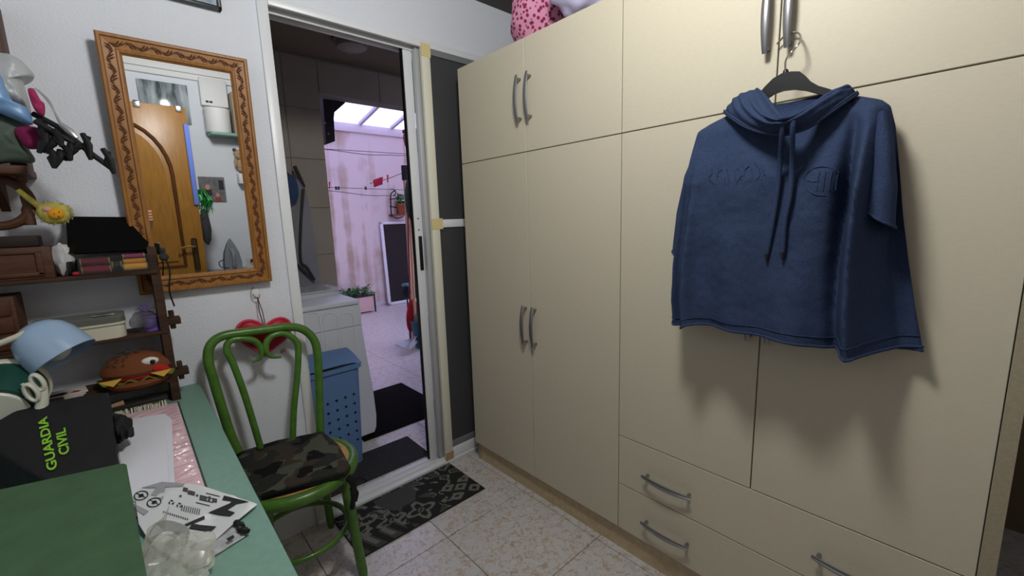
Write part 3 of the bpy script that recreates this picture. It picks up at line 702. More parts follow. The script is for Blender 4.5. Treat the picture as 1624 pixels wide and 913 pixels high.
# --- top shelf
tb = thing('black_tray', 'glossy black plastic tray leaning open on the top shelf', 'tray', (-1.30, -.06, Z3))
gl = mat('glossy_black', (10, 10, 11), 0.18)
b = MB(); q = [on(104, 343, 1, -.03), on(200, 344, 1, -.03), on(222, 372, 1, -.06), on(236, 384, 1, -.10), on(232, 396, 1, -.12), on(108, 402, 1, -.12)]
b.prism(q, (0, 0.008, -0.004)); b.build('lid', gl, tb)
b = MB(); b.box(-1.385, -1.225, -.072, -.022, Z3+.001, Z3+.042, bev=.003); b.box(-1.390, -1.370, -.125, -.072, Z3+.001, Z3+.040, bev=.003); b.build('base', gl, tb)
b = MB(); b.tube(cat_rom([(-1.235, -.11, 1.205), (-1.215, -.12, 1.212), (-1.20, -.125, 1.207), (-1.21, -.125, 1.198)], 5), 0.004, 8); b.build('latch', gl, tb)
sbx = thing('thread_box', 'clear plastic box of thread spools on the top shelf edge', 'box', (-1.28, -.11, Z3))
b = MB(); x0, x1, ya, yb_ = -1.366, -1.214, -.152, -.075
for q in ((x0, x1, ya, ya+.002, Z3, Z3+.050), (x0, x1, yb_-.002, yb_, Z3, Z3+.050), (x0, x0+.002, ya, yb_, Z3, Z3+.050), (x1-.002, x1, ya, yb_, Z3, Z3+.050), (x0, x1, ya, yb_, Z3+.0005, Z3+.0025)): b.box(*q)
b.build('case', clear_box, sbx)
def spool(x, z, col, nm, where, ln=0.062, r=0.0105):
    t = thing('thread_spool', where, 'spool', (x, -.125, z), 'thread spools in the clear box')
    M = T(x-ln/2, -.136, z+r) @ Rot('Y', PI/2); MB().lathe([(0, 0.003), (r*.92, .003), (r, .008), (r, ln-.008), (r*.92, ln-.003), (0, ln-.003)], 14, M).build('thread', mat(nm, col, .7, bump=.4, bscale=600), t)
    MB().lathe([(0, 0), (r*1.02, 0), (r*1.02, .003), (0, .003)], 14, M).build('flange', mat('spool_end', (150, 130, 90), .5), t); MB().lathe([(0, ln-.003), (r*1.02, ln-.003), (r*1.02, ln), (0, ln)], 14, M).build('flange', mat('spool_end', (150, 130, 90), .5), t)
spool(-1.330, Z3+.003, (132, 26, 56), 'crimson_thread', 'crimson thread spool at the bottom left of the clear box')
spool(-1.330, Z3+.025, (104, 18, 36), 'maroon_thread', 'dark maroon thread spool lying on the crimson spool')
spool(-1.286, Z3+.012, (40, 44, 38), 'dark_thread', 'dark grey thread spool in the middle of the clear box', .022)
spool(-1.246, Z3+.003, (232, 170, 70), 'amber_thread', 'pale amber thread spool at the bottom right of the clear box', .056)
spool(-1.246, Z3+.022, (214, 146, 34), 'ochre_thread', 'ochre thread spool between amber and purple spools', .052, .008)
spool(-1.246, Z3+.038, (126, 44, 94), 'purple_thread', 'purple thread spool on top of the ochre spool', .050, .007)
wb = thing('wooden_box', 'brown wooden box with a panelled front on the top shelf', 'box', (-1.50, -.09, Z3))
MB().box(-1.62, -1.412, -.140, -.02, Z3, Z3+.085, bev=.003).build('body', bwood, wb)
for q in ((-1.60, -1.43, Z3+.068, Z3+.078), (-1.60, -1.43, Z3+.008, Z3+.018), (-1.442, -1.430, Z3+.01, Z3+.07), (-1.60, -1.590, Z3+.01, Z3+.07)):
    MB().box(q[0], q[1], -.145, -.139, q[2], q[3], bev=.002).build('moulding', bwood, wb)
tag(lump((-1.397, -.10, Z3+.045), (.022, .03, .046), 4.0, .25, nu=20, nv=14).build('cotton_wad', mat('cotton', (196, 196, 196), .9)), 'white wad of cotton between wooden box and black tray', 'cotton')
tag(MB().ell((-1.372, -.138, Z3+.006), (.009, .006, .006), None, 12, 8).build('red_bead', mat('bead_red', (170, 20, 50), .4)), 'small red bead on the top shelf beside the cotton wad', 'bead')
# wooden ornament on top of the box: hoop and turned post
orn = thing('spinning_wheel_ornament', 'small dark wooden spinning wheel ornament on the brown box', 'ornament', (-1.50, -.08, Z3+.085))
MB().box(-1.58, -1.432, -.12, -.04, Z3+.086, Z3+.115, bev=.004).build('base', mat('black_brown_wood', (34, 24, 18), .7), orn)
b = MB(); c = on(-8, 320, 1, -.10); b.tube([c+Vector((.062*math.cos(2*PI*i/36), 0, .062*math.sin(2*PI*i/36))) for i in range(36)], 0.012, 10, closed=True); b.build('wheel', bwood, orn)
b = MB(); p0 = on(46, 345, 1, -.10); p1 = on(34, 281, 1, -.10); d = p1-p0; M = T(*p0) @ d.to_track_quat('Z', 'Y').to_matrix().to_4x4(); Ln = d.length
b.lathe([(.012, -.02), (.012, Ln*.2), (.008, Ln*.3), (.010, Ln*.5), (.0065, Ln*.7), (.007, Ln*.86), (.011, Ln*.9), (.011, Ln), (0, Ln)], 14, M); b.build('post', bwood, orn)
# yellow pincushion with a face on a stick handle
yc = thing('yellow_pincushion', 'yellow fluffy pincushion with an orange chick face and pins', 'pincushion', on(85, 358, 1, -.09))
c = on(86, 338, 1, -.105); yl = mat('yellow_felt', (188, 176, 84), .9, var=.25, vscale=90)
MB().ell(c, (.034, .026, .030), None, 28, 16, .12, 4, 2).build('puff', yl, yc)
MB().ell(c+Vector((.004, -.020, -.002)), (.017, .012, .016), None, 18, 12).build('face', mat('orange_felt', (212, 150, 30), .9), yc)
b = MB()
for dx, dz in ((-.002, -.002), (.008, .003), (.006, -.009)): b.ell(c+Vector((.004+dx, -.0315, dz-.001)), (.0016, .0012, .0016), None, 8, 6)
b.build('eyes', black_m, yc)
MB().ell(c+Vector((-.010, -.022, .010)), (.010, .006, .007), None, 12, 8, .2).build('bow', mat('pale_pink', (206, 150, 150), .8), yc)
b = MB(); b.tube([c+Vector((-.02, -.004, .012)), on(50, 318, 1, -.122), on(28, 301, 1, -.122)], [.008, .007, .006], 10); b.build('handle', yl, yc)
b = MB(); rg = random.Random(5)
for k in range(46):
    a = rg.uniform(0, 2*PI); r = rg.uniform(.92, 1.05); el = rg.uniform(-.5, .2)
    d = Vector((math.cos(a)*math.cos(el)*.034, math.sin(el)*.026-.004, math.sin(a)*math.cos(el)*.030)); b.ell(c+d*1.12, (.0016, .0016, .0016), None, 6, 5); b.tube([c+d*.9, c+d*1.12], .0004, 4)
po = b.build('pins', mat('pin_heads', (150, 150, 120), .3), yc); po['kind'] = 'stuff'
# --- middle shelf
pb = thing('plastic_box', 'ivory plastic box with a smoky clear lid on the middle shelf', 'box', (-1.36, -.09, Z2))
ivory = mat('ivory_plastic', (200, 198, 178), .4)
def rrect(x0, x1, y0, y1, r, n=6):
    out = []
    for cx, cy, a in ((x1-r, y1-r, 0), (x0+r, y1-r, PI/2), (x0+r, y0+r, PI), (x1-r, y0+r, 1.5*PI)):
        for k in range(n+1): out.append((cx+r*math.cos(a+k*PI/2/n), cy+r*math.sin(a+k*PI/2/n)))
    return out
b = MB(); b.prism([(x, y, Z2) for x, y in rrect(-1.480, -1.292, -.146, -.035, .028)], (0, 0, .042)); b.prism([(x, y, Z2+.040) for x, y in rrect(-1.484, -1.288, -.150, -.031, .03)], (0, 0, .006)); b.build('tub', ivory, pb)
b = MB(); b.prism([(x, y, Z2+.046) for x, y in rrect(-1.482, -1.290, -.148, -.033, .03)], (0, 0, .020)); b.build('lid', mat_mix_clear('smoky_lid', (112, 112, 104), .25, .25), pb)
b = MB(); b.box(-1.36, -1.31, -.13, -.10, Z2+.067, Z2+.071, bev=.0015); b.build('clip', mat('chrome', (180, 180, 180), .2, 1.0), pb)
pt = thing('ribbon_spool', 'purple ribbon spool in clear wrap on the middle shelf end', 'spool', (-1.245, -.09, Z2))
MB().lathe([(0, 0), (.024, 0), (.024, .004), (.020, .006), (.020, .040), (.024, .042), (.024, .046), (0, .046)], 24, T(-1.231, -.105, Z2+.001)).build('ribbon', mat('purple_ribbon', (110, 84, 170), .5), pt)
b = MB(); b.ell((-1.247, -.105, Z2+.032), (.036, .036, .032), None, 20, 12, .2, 3, 4)
b.build('wrap', mat_mix_clear('grey_wrap', (100, 96, 104), .55, .2), pt)
b = MB(); c = Vector((-1.240, -.112, Z2+.062))
for a in (0.3, 1.2, 2.0, 2.8): b.tube([c, c+Vector((math.cos(a)*.016, -.004, .010+math.sin(a)*.014)), c+Vector((math.cos(a)*.026, -.006, math.sin(a)*.022))], [.0012, .0035, .0008], 6)
b.build('bow', mat('violet_ribbon', (110, 90, 150), .5), pt)
# small chest of drawers at the left end of the rack
cdw = thing('mini_chest', 'little reddish brown wooden drawer chest at the left of the rack', 'chest', (-1.52, -.1, Z2))
MB().box(-1.66, -1.495, -.142, -.02, Z2, Z2+.150, bev=.003).build('body', bwood, cdw)
for k in range(3):
    z = Z2+.012+k*.045; dwr = MB().box(-1.652, -1.503, -.147, -.141, z, z+.038, bev=.002).build('drawer', mat('redwood', (80, 44, 24), .6, var=.3, vscale=30), cdw)
    MB().ell((-1.577, -.151, z+.019), (.006, .006, .006), None, 12, 8).build('knob', dwood, dwr)
# --- bottom shelf: burger pincushion, cards, brush
bg_ = thing('burger_pincushion', 'felt hamburger pincushion with one eye and red mouth on the bottom shelf', 'pincushion', (-1.275, -.11, Z1))
bc0 = Vector((-1.283, -.120, Z1)); bc = Vector((0, 0, 0)); nb0 = set(bpy.data.objects.keys())
MB().lathe([(0, 0.002), (.050, .002), (.056, .010), (.050, .016), (0, .017)], 28, T(*bc)).build('bottom_bun', mat('bun_felt', (112, 62, 32), .9), bg_)
b = MB()
def lett(u, v):
    a = 2*PI*u; r = lerp(.02, .064, v)+.003*math.sin(9*a)*v; return bc+Vector((r*math.cos(a), r*math.sin(a)*.72, .019+.004*math.sin(13*a)*v))
b.grid(lett, 72, 6, closeu=True); b.build('lettuce', mat('lettuce_felt', (110, 124, 38), .9), bg_, solid=.002)
b = MB(); b.lathe([(0, .019), (.054, .019), (.057, .023), (.054, .027), (0, .027)], 28, T(*bc) @ Matrix.Diagonal((1, .75, 1, 1))); b.build('tomato', mat('tomato_felt', (170, 30, 26), .9), bg_)
MB().lathe([(.056, .027), (.060, .034), (.056, .046), (.042, .060), (.022, .068), (0, .070)], 32, T(*bc) @ Matrix.Diagonal((1, .78, 1, 1)), cap=True).build('top_bun', mat('bun_felt', (112, 62, 32), .9), bg_)
e0 = bc+Vector((.022, -.034, .052)); MB().ell(e0, (.015, .007, .009), None, 16, 10).build('eye', mat('eye_white', (220, 216, 206), .6), bg_)
MB().ell(e0+Vector((.004, -.006, -.001)), (.005, .003, .005), None, 10, 8).build('pupil', black_m, bg_)
MB().ell(bc+Vector((.036, -.037, .032)), (.018, .008, .010), Rot('Y', .3), 14, 8, .2).build('mouth', mat('tomato_felt', (170, 30, 26), .9), bg_)
b = MB()
for x in (-.042, .038): b.prism([bc+Vector((x-.018, -.046, .029)), bc+Vector((x+.016, -.046, .029)), bc+Vector((x+.002, -.050, .017))], (0, .004, 0))
b.build('cheese', mat('cheese_felt', (200, 160, 70), .9), bg_)
b = MB(); rg = random.Random(9)
for k in range(40):
    a = rg.uniform(2.2, 5.2); r = rg.uniform(.01, .045); z = .070-.030*(r/.05)**2
    p = bc+Vector((r*math.cos(a), r*math.sin(a)*.78, z)); b.tube([p, p+Vector((r*.2*math.cos(a), r*.2*math.sin(a), .007))], .0005, 4); b.ell(p+Vector((r*.2*math.cos(a), r*.2*math.sin(a), .008)), (.0017, .0017, .0017), None, 6, 5)
po = b.build('pins', mat('pin_heads_dark', (90, 90, 88), .25, .5), bg_); po['kind'] = 'stuff'
for o in bg_.children:
    o.data.transform(T(*(bc0-ORG[bg_.name])) @ Matrix.Scale(1.42, 4) @ T(*ORG[bg_.name]))
for k in range(4):
    M = T(-1.452+.003*k, -.125, Z1+.0005+.005*k) @ Rot('Z', .08*k-.1)
    o = MB().box(-.045, .045, -.030, .030, 0, .0042, bev=.001, M=M).build('card_packet', mat('card_white', (196, 190, 180), .7))
    tag(o, ['white card packet at the bottom of the small stack', 'white card packet second from bottom of the small stack', 'white card packet third from bottom of the small stack', 'card packet with dark and red print topmost in the stack'][k], 'packet', 'card packets on the bottom shelf')
b = MB(); M = T(-1.443, -.125, Z1+.0205)
b.prism([M @ Vector(p) for p in ((-.03, -.026, 0), (.0, -.028, 0), (.008, -.012, 0), (-.002, 0, 0), (-.03, -.004, 0))], (0, 0, .0004)); b.prism([M @ Vector(p) for p in ((-.022, -.008, .0005), (-.004, -.02, .0005), (-.010, -.024, .0005))], (0, 0, .0003))
pp = b.build('dark_print', mat('print_navy', (36, 36, 52), .7), bpy.data.objects['card_packet.003'])
b = MB(); b.prism([M @ Vector(p) for p in ((.014, -.018, 0), (.030, -.022, 0), (.034, -.012, 0), (.020, -.004, 0))], (0, 0, .0004)); b.build('red_print', mat('print_red', (150, 30, 46), .7), bpy.data.objects['card_packet.003'])
tag(MB().tube([(-1.43, -.175, DZ+.03), (-1.37, -.17, DZ+.034), (-1.325, -.165, DZ+.036)], [.005, .006, .009], 10).build('wooden_stick', mat('tan_stick', (150, 124, 90), .7)), 'tan wooden stick with a rounded end lying below bottom shelf', 'stick')
br = thing('brush', 'flat brush with pale bristles lying at the foot of the rack', 'brush', (-1.285, -.17, DZ))
MB().box(-1.355, -1.225, -.178, -.150, DZ+.020, DZ+.034, bev=.004, M=None).build('back', mat('brush_dark', (34, 30, 28), .6), br)
b = MB(); rg = random.Random(2)
for k in range(220):
    x = rg.uniform(-1.35, -1.23); y = rg.uniform(-.176, -.152); b.tube([(x, y, DZ+.022), (x+rg.uniform(-.003, .003), y-.012+rg.uniform(-.004, .004), DZ+.001)], .0011, 4)
bo = b.build('bristles', mat('bristle', (196, 196, 176), .8), br); bo['kind'] = 'stuff'

# --- desk lamp
la = thing('desk_lamp', 'small desk lamp with a pale blue dome shade', 'lamp', (-1.46, -.36, DZ))
blu = mat('pale_blue_enamel', (150, 176, 204), .22, spec=.6)
rimc = on(103, 567, 1, -.30); ax = (RT*.60-UP*.75+FW*.22).normalized(); LS = .93
M = T(*(rimc-ax*.115*LS)) @ ax.to_track_quat('Z', 'Y').to_matrix().to_4x4() @ Matrix.Scale(LS, 4)
pr = [(0, 0), (.022, .002), (.042, .012), (.058, .030), (.067, .055), (.071, .085), (.074, .115)]
pr2 = [(r-.002, z+.001) for r, z in pr[::-1]]; pr2[-1] = (0, .0025)
MB().lathe(pr+pr2, 36, M, cap=False).build('shade', blu, la)
MB().ell(M @ Vector((0, 0, .084)), (.029, .029, .029), None, 20, 14).build('bulb', mat('frosted_bulb', (196, 196, 190), .3), la)
MB().lathe([(.014, .006), (.016, .05), (.012, .058)], 16, M).build('socket', mat('bulb_socket', (120, 124, 128), .4), la)
base = Vector((-1.71, -.28, DZ)); MB().lathe([(0, 0), (.060, 0), (.058, .012), (.02, .022), (0, .022)], 28, T(*base)).build('base', blu, la)
MB().tube(cat_rom([base+Vector((0, 0, .02)), base+Vector((-.012, 0, .20)), M @ Vector((-.05, 0, .02)), M @ Vector((0, 0, .004))], 8), .007, 10).build('arm', ivory, la)
# --- green tin with scissors
gt = thing('green_tin', 'dark green round tin with cream ends lying on the desk', 'tin', (-1.47, -.47, DZ))
A = on(10, 616, 1, -.27); B = on(-12, 662, 1, -.40); d = (B-A); M = T(*A) @ d.to_track_quat('Z', 'Y').to_matrix().to_4x4(); Ln = d.length
MB().lathe([(0, .004), (.074, .004), (.066, Ln-.004), (0, Ln-.004)], 36, M).build('body', mat('deep_green_tin', (28, 72, 60), .3), gt)
crm = mat('cream_plastic', (206, 206, 192), .35)
MB().lathe([(0, -.002), (.078, -.002), (.078, .010), (.074, .014), (0, .006)], 36, M).build('rim', crm, gt)
MB().lathe([(0, Ln-.006), (.058, Ln-.006), (.060, Ln), (.056, Ln+.004), (0, Ln+.005)], 32, M).build('lid', crm, gt)
tag(MB().box(-1.645, -1.44, -.36, -.17, DZ, A.z-.074, bev=.004).build('dark_box', mat('black_brown_wood', (34, 24, 18), .7)), 'dark wooden box half hidden under the green tin', 'box')
sc = thing('scissors', 'scissors with cream plastic finger loops standing beside the green tin', 'scissors', on(58, 640, 1, -.44))
for (cx, cy, rx, rz, yy) in ((60, 606, .0088, .019, -.405), (50, 622, .0092, .020, -.415)):
    c = on(cx, cy, 1, yy); R3 = Rot('Z', -.35) @ Rot('Y', -.30)
    b = MB(); b.tube([c+R3 @ Vector((rx*math.cos(2*PI*i/28), 0, rz*math.sin(2*PI*i/28))) for i in range(28)], .0045, 10, closed=True, flat=(Vector((0, 1, 0)), 2.2)); b.build('finger_loop', crm, sc)
c = on(64, 640, 1, -.41); b = MB(); b.tube([on(70, 612, 1, -.405), on(68, 632, 1, -.41), c+Vector((0, 0, -.012))], [.006, .010, .012], 10); b.tube([on(46, 630, 1, -.41), on(42, 617, 1, -.41), on(35, 608, 1, -.41)], [.006, .004, .003], 8); b.build('shank', crm, sc)
MB().tube([c+Vector((0, 0, -.01)), c+Vector((.002, .012, -.075))], [.008, .003], 8, flat=(Vector((0, 1, 0)), .3)).build('blades', nickel, sc)

# --- green board box in the foreground
GZ = 0.90
gm = mat('green_bookcloth', (56, 86, 56), .75, var=.14, vscale=26, bump=.2, bscale=220)
gbx = thing('green_folder_box', 'large green cloth covered box lying at the near end of the desk', 'box', (-1.45, -1.1, DZ))
tr_ = on(200, 733, 2, GZ); tl_ = on(0, 776, 2, GZ); br_ = on(233, 913, 2, GZ)
ux = (tl_-tr_).normalized(); uy = (br_-tr_).normalized(); P0 = tr_; P1 = tr_+ux*.34; P3 = tr_+uy*.40; P2 = P1+uy*.40
r = .010
cor = [P0+ux*r, P1, P2, P3, P0+uy*r, P0+uy*r*.3+ux*r*.3]
MB().prism([p+Vector((0, 0, -.006)) for p in cor], (0, 0, .006)).build('cover', gm, gbx, ang=.4)
MB().prism([p.lerp((P0+P2)/2, .02)+Vector((0, 0, -(GZ-DZ))) for p in cor], (0, 0, GZ-DZ-.006)).build('body', mat('dark_green_side', (40, 66, 46), .8), gbx, ang=.4)

# --- black cloth pouch with lettering
gc = thing('black_pouch', 'folded black cloth pouch with green lettering GUARDIA CIVIL', 'pouch', (-1.40, -.50, DZ))
PY0, PZ0 = -.62, .800; _t = on(100, 630, 1, -.40); PK = (_t.z-PZ0)/(_t.y-PY0)
def onp(px, py, up=0.0):
    d = FW + RT*((px-812)/FPX) - UP*((py-456.5)/FPX); n = Vector((0, -PK, 1))
    return CAM+d*((PZ0+up-PK*PY0-CAM.dot(n))/d.dot(n))
pol = [(-8, 668), (20, 652), (40, 644), (60, 636), (110, 629), (160, 622), (172, 620), (178, 660), (181, 690), (186, 733), (150, 742), (112, 756), (80, 764), (40, 742), (0, 716), (-30, 700)]
pw = [onp(x, y) for x, y in pol]; pc0 = onp(100, 690)
def pouch(u, v):
    n = len(pw); k = u*n; i = int(k) % n; p = pw[i].lerp(pw[(i+1) % n], k-int(k))
    if v <= .6:
        s = v/.6; q = pc0.lerp(p, s); z = q.z-.003*s**6+.003*noise.noise(Vector((q.x*25, q.y*25, 0)))*s
    else:
        t = (v-.6)/.4; q = pc0.lerp(p, 1.0-.04*t+.02*math.sin(PI*t)); z = lerp(p.z-.003, DZ+.002, t)
    return Vector((q.x, q.y, z))
blk = mat('black_nylon', (17, 18, 22), .8, var=.2, vscale=40, bump=.2, bscale=400)
MB().grid(pouch, 90, 30, closeu=True).build('fabric', blk, gc, ang=1.2)
b = lump(onp(180, 655)-Vector((-.008, 0, .040)), (.022, .05, .030), 6.0, .3, nu=24, nv=16); b.build('gathered_end', blk, gc)
# lettering drawn flat on the cloth: glyph polygons from the built-in font laid along the pixel baseline
lime = mat('lime_print', (130, 190, 50), .6, emit=None)
def text_on(txt, base0, base1, upv, z, parent, m, name, thick=.0006):
    """txt along base0->base1 (points), letter tops towards upv (vector)"""
    cu_ = bpy.data.curves.new('lettering', 'FONT'); cu_.body = txt; cu_.size = 1.0; cu_.extrude = 0.0; cu_.offset = 0.022; cu_.resolution_u = 3
    ob = bpy.data.objects.new('lettering', cu_); COL.objects.link(ob); dg = bpy.context.evaluated_depsgraph_get(); me = bpy.data.meshes.new_from_object(ob.evaluated_get(dg))
    bpy.data.objects.remove(ob); bm = bmesh.new(); bm.from_mesh(me); xs = [v.co.x for v in bm.verts]; ys = [v.co.y for v in bm.verts]
    x0, x1, h = min(xs), max(xs), max(ys)
    ex = base1-base0
    for v in bm.verts: v.co = base0+ex*((v.co.x-x0)/(x1-x0))+upv*(v.co.y/h)
    mb = MB(); mb.bm.free(); mb.bm = bm
    r = bmesh.ops.extrude_face_region(bm, geom=list(bm.faces))
    for g in r['geom']:
        if isinstance(g, bmesh.types.BMVert): g.co += Vector((0, 0, thick))
    return mb.build(name, m, parent)
a0 = onp(91, 742, .0032); a1 = onp(74, 660, .0032); up_ = onp(75, 748, .0032)-a0
text_on('GUARDIA', a0, a1, up_, 0, gc, lime, 'lettering')
a0 = onp(110, 718, .0032); a1 = onp(103, 678, .0032); up_ = onp(94, 723, .0032)-a0
text_on('CIVIL', a0, a1, up_, 0, gc, lime, 'lettering')
q = [on(150, 735, 2, .775), on(188, 726, 2, .775), on(192, 744, 2, .775), on(150, 756, 2, .775)]
tag(MB().prism(q, (0, 0, -.012)).build('leather_scrap', mat('red_brown_leather', (96, 44, 30), .6)), 'red brown leather scrap between black pouch and green box', 'scrap')

# --- pink mat in clear plastic with dark border, folded white cloth
pm = thing('pink_mat', 'pale pink mat in clear wrinkled plastic lying along the desk', 'mat', (-1.25, -.45, DZ))
x0, x1, ya, yb2 = -1.42, -1.205, -.80, -.175
MB().box(x0, x1+.004, ya, yb2, DZ+.0005, DZ+.003).build('border', mat('dark_green_border', (26, 50, 44), .5), pm)
def pmf(u, v):
    x = lerp(x0, x1, u); y = lerp(ya, yb2, v); s = math.sin(PI*min(1, max(0, u)))**.3*math.sin(PI*v)**.3
    wr_ = abs(noise.noise(Vector((x*14+y*9, y*30-x*10, 3))))+.5*abs(noise.noise(Vector((x*40, y*60, 7))))
    return Vector((x, y, DZ+.0035+s*(.003+.011*wr_)))
MB().grid(pmf, 60, 150).build('sheet', mat('pink_film', (220, 186, 194), .16, var=.06, vscale=20, spec=.7), pm, ang=.5, solid=.001)
wc = thing('white_cloth', 'folded white cloth lying on the pink mat', 'cloth', (-1.30, -.5, DZ+.01))
wm = mat('white_linen', (214, 216, 224), .9, bump=.2, bscale=400)
for k, (pg, z0, z1) in enumerate((([(178, 668), (262, 655), (272, 663), (277, 770), (278, 800), (210, 800), (190, 790)], DZ+.010, DZ+.016), ([(180, 692), (186, 682), (255, 658), (260, 664), (266, 720), (268, 800), (206, 800)], DZ+.0165, DZ+.024))):
    pw_ = [on(x, y, 2, z1) for x, y in pg]; b = MB(); b.prism([Vector((p.x, p.y, z0)) for p in pw_], (0, 0, z1-z0))
    bmesh.ops.bevel(b.bm, geom=[e_ for e_ in b.bm.edges], offset=.0022, segments=2, affect='EDGES'); b.build('fold', wm, wc, ang=.8)

# --- printed mailer bags and clear bag
BZ = DZ+.010
ml = thing('mailer_bag', 'white plastic mailer bag with black printed letters', 'bag', on(310, 830, 2, BZ))
mw = mat('white_poly', (206, 210, 212), .3, bump=.15, bscale=40, spec=.5)
out = [(214, 782), (225, 772), (262, 764), (300, 767), (330, 773), (370, 785), (408, 799), (350, 848), (293, 895), (250, 870), (220, 830)]
ow = None; oc = None
def sstep(a, c, t):
    t = max(0, min(1, (t-a)/(c-a))); return t*t*(3-2*t)
def mlz(x, y): return DZ+.007+.024*sstep(-.90, -.80, y)*sstep(-1.150, -1.215, x)+.003*noise.noise(Vector((x*16, y*16, 4)))
def mpix(x, y):
    z = BZ
    for _ in range(8): p = on(x, y, 2, z); z = .5*z+.5*mlz(p.x, p.y)
    return on(x, y, 2, z)
ow = [mpix(x, y) for x, y in out]; oc = mpix(300, 820)
def mlf(u, v):
    n = len(ow); k = u*n; i = int(k) % n; p = ow[i].lerp(ow[(i+1) % n], k-int(k)); q = oc.lerp(p, v); return Vector((q.x, q.y, mlz(q.x, q.y)))
MB().grid(mlf, 88, 20, closeu=True).build('film', mw, ml, ang=.6, solid=.0012)
def flat_print(polys, parent, m, name, base, lift=.0014):
    b = MB()
    for pg in polys:
        P = [base(*q) for q in pg]; b.prism([p+Vector((0, 0, lift)) for p in P], (0, 0, .0004))
    return b.build(name, m, parent)
def bz(x, y):
    return mpix(x, y)
def cz(X, Y): return (200+X*200/1055, 740+Y*173/913)
ink = mat('black_ink', (24, 22, 24), .6); gink = mat('grey_ink', (150, 152, 158), .6)
bigs = [[(820, 246), (1028, 298), (925, 315), (880, 345), (845, 365), (910, 388), (870, 418), (690, 388), (870, 310), (885, 292), (805, 282)], [(655, 415), (660, 440), (510, 500), (488, 488)], [(555, 480), (620, 492), (755, 505), (712, 545), (525, 522)], [(590, 634), (598, 650), (545, 685), (533, 668)], [(460, 738), (478, 742), (432, 772), (418, 760)]]
for pg in bigs: flat_print([[cz(*q) for q in pg]], ml, ink, 'letter', bz)
flat_print([[cz(*q) for q in pg] for pg in ([(130, 180), (300, 130), (490, 145), (470, 170), (330, 175), (310, 275), (210, 240), (250, 180)], [(80, 320), (190, 375), (150, 410), (90, 370)])], ml, gink, 'grey_panel', bz, .0012)
sm = []
rg = random.Random(4)
for (X, Y, Wd, H) in ((480, 175, 40, 30), (520, 200, 60, 30), (590, 235, 18, 14), (620, 240, 60, 40), (690, 250, 20, 40), (725, 265, 40, 30), (450, 240, 18, 14)):
    sm.append([cz(X, Y), cz(X+Wd, Y+Wd*.25), cz(X+Wd-6, Y+Wd*.25+H), cz(X-6, Y+H)])
for k in range(12):
    X = 312+k*18; Y = 375+k*5.5; sm.append([cz(X, Y), cz(X+10, Y+3), cz(X+8, Y+15), cz(X-2, Y+12)])
for k in range(9):
    X = 470+k*18; Y = 325+k*4; sm.append([cz(X, Y), cz(X+7, Y+2), cz(X-2, Y+48), cz(X-9, Y+46)])
for k in range(4):
    sm.append([cz(670-k*28, 222+k*26), cz(785-k*28, 250+k*26), cz(785-k*28, 255+k*26), cz(670-k*28, 228+k*26)])
flat_print(sm, ml, mat('small_ink', (70, 68, 72), .6), 'small_print', bz)['kind'] = 'stuff'
for (X, Y) in ((125, 245), (235, 302)):
    b = MB(); n = 24; b.tube([bz(*cz(X+58*math.cos(2*PI*i/n), Y+36*math.sin(2*PI*i/n)-10*math.cos(2*PI*i/n)))+Vector((0, 0, .0014)) for i in range(n)], .0009, 5, closed=True)
    b.tube([bz(*cz(X-40, Y-24))+Vector((0, 0, .0014)), bz(*cz(X+40, Y+18))+Vector((0, 0, .0014))], .0007, 5)
    b.prism([bz(*cz(X+dx, Y+dy))+Vector((0, 0, .0014)) for dx, dy in ((-22, 8), (-10, -10), (16, -16), (26, -2), (8, 6), (-4, 16))], (0, 0, .0004)); b.build('prohibition_sign', ink, ml)
for (X, Y) in ((380, 302), (447, 326)):
    b = MB(); n = 6
    for k in range(3):
        a = 2*PI*k/3; b.prism([bz(*cz(X+dx, Y+dy))+Vector((0, 0, .0014)) for dx, dy in [(26*math.cos(a+t)*rr, 20*math.sin(a+t)*rr) for t, rr in ((0, 1), (.8, 1.0), (1.5, .8), (1.2, .5), (.2, .6))]], (0, 0, .0004))
    b.build('recycling_mark', ink, ml)
m2 = thing('grey_mailer', 'crumpled grey mailer bag under the white mailer on the desk edge', 'bag', on(340, 870, 2, DZ))
lower = [(345, 845), (378, 828), (395, 838), (388, 850), (340, 880), (312, 897), (294, 897)]
lw = [on(x, y, 2, DZ+.004) for x, y in lower]; lc = on(342, 862, 2, DZ+.006)
def lwf(u, v):
    n = len(lw); k = u*n; i = int(k) % n; p = lw[i].lerp(lw[(i+1) % n], k-int(k)); q = lc.lerp(p, v); return Vector((q.x, q.y, DZ+.003+.004*(1-v**3)*abs(noise.noise(Vector((q.x*40, q.y*40, 1))))))
MB().grid(lwf, 56, 12, closeu=True).build('film', mat('grey_poly', (168, 172, 176), .3, var=.2, vscale=50), m2, ang=.6, solid=.0008)
b = MB(); b.tube(cat_rom([on(374, 828, 2, DZ+.008), on(384, 834, 2, DZ+.012), on(380, 838, 2, DZ+.010), on(394, 842, 2, DZ+.010)], 6), [.005, .006, .004]*6+[.004], 8); b.build('torn_seal', ink, m2)
b = MB(); b.prism([on(x, y, 2, DZ+.0105) for x, y in ((359, 854), (370, 848), (372, 852), (362, 858))], (0, 0, .0004)); b.build('barcode_patch', ink, m2)
cb = thing('clear_bag', 'crumpled clear plastic bag beside the green box on the desk', 'bag', on(250, 880, 2, DZ))
c = on(256, 905, 2, DZ+.02); b = MB(); b.ell(c, (.070, .09, .016), None, 60, 34, .35, 2.5, 11)
for v in b.bm.verts:
    v.co += Vector((0, 0, 1))*(.016*noise.noise(v.co*30)+.006*noise.noise(v.co*80)); v.co.z = max(v.co.z, DZ+.012)
b.build('crumple', clear_bag, cb, ang=.5)
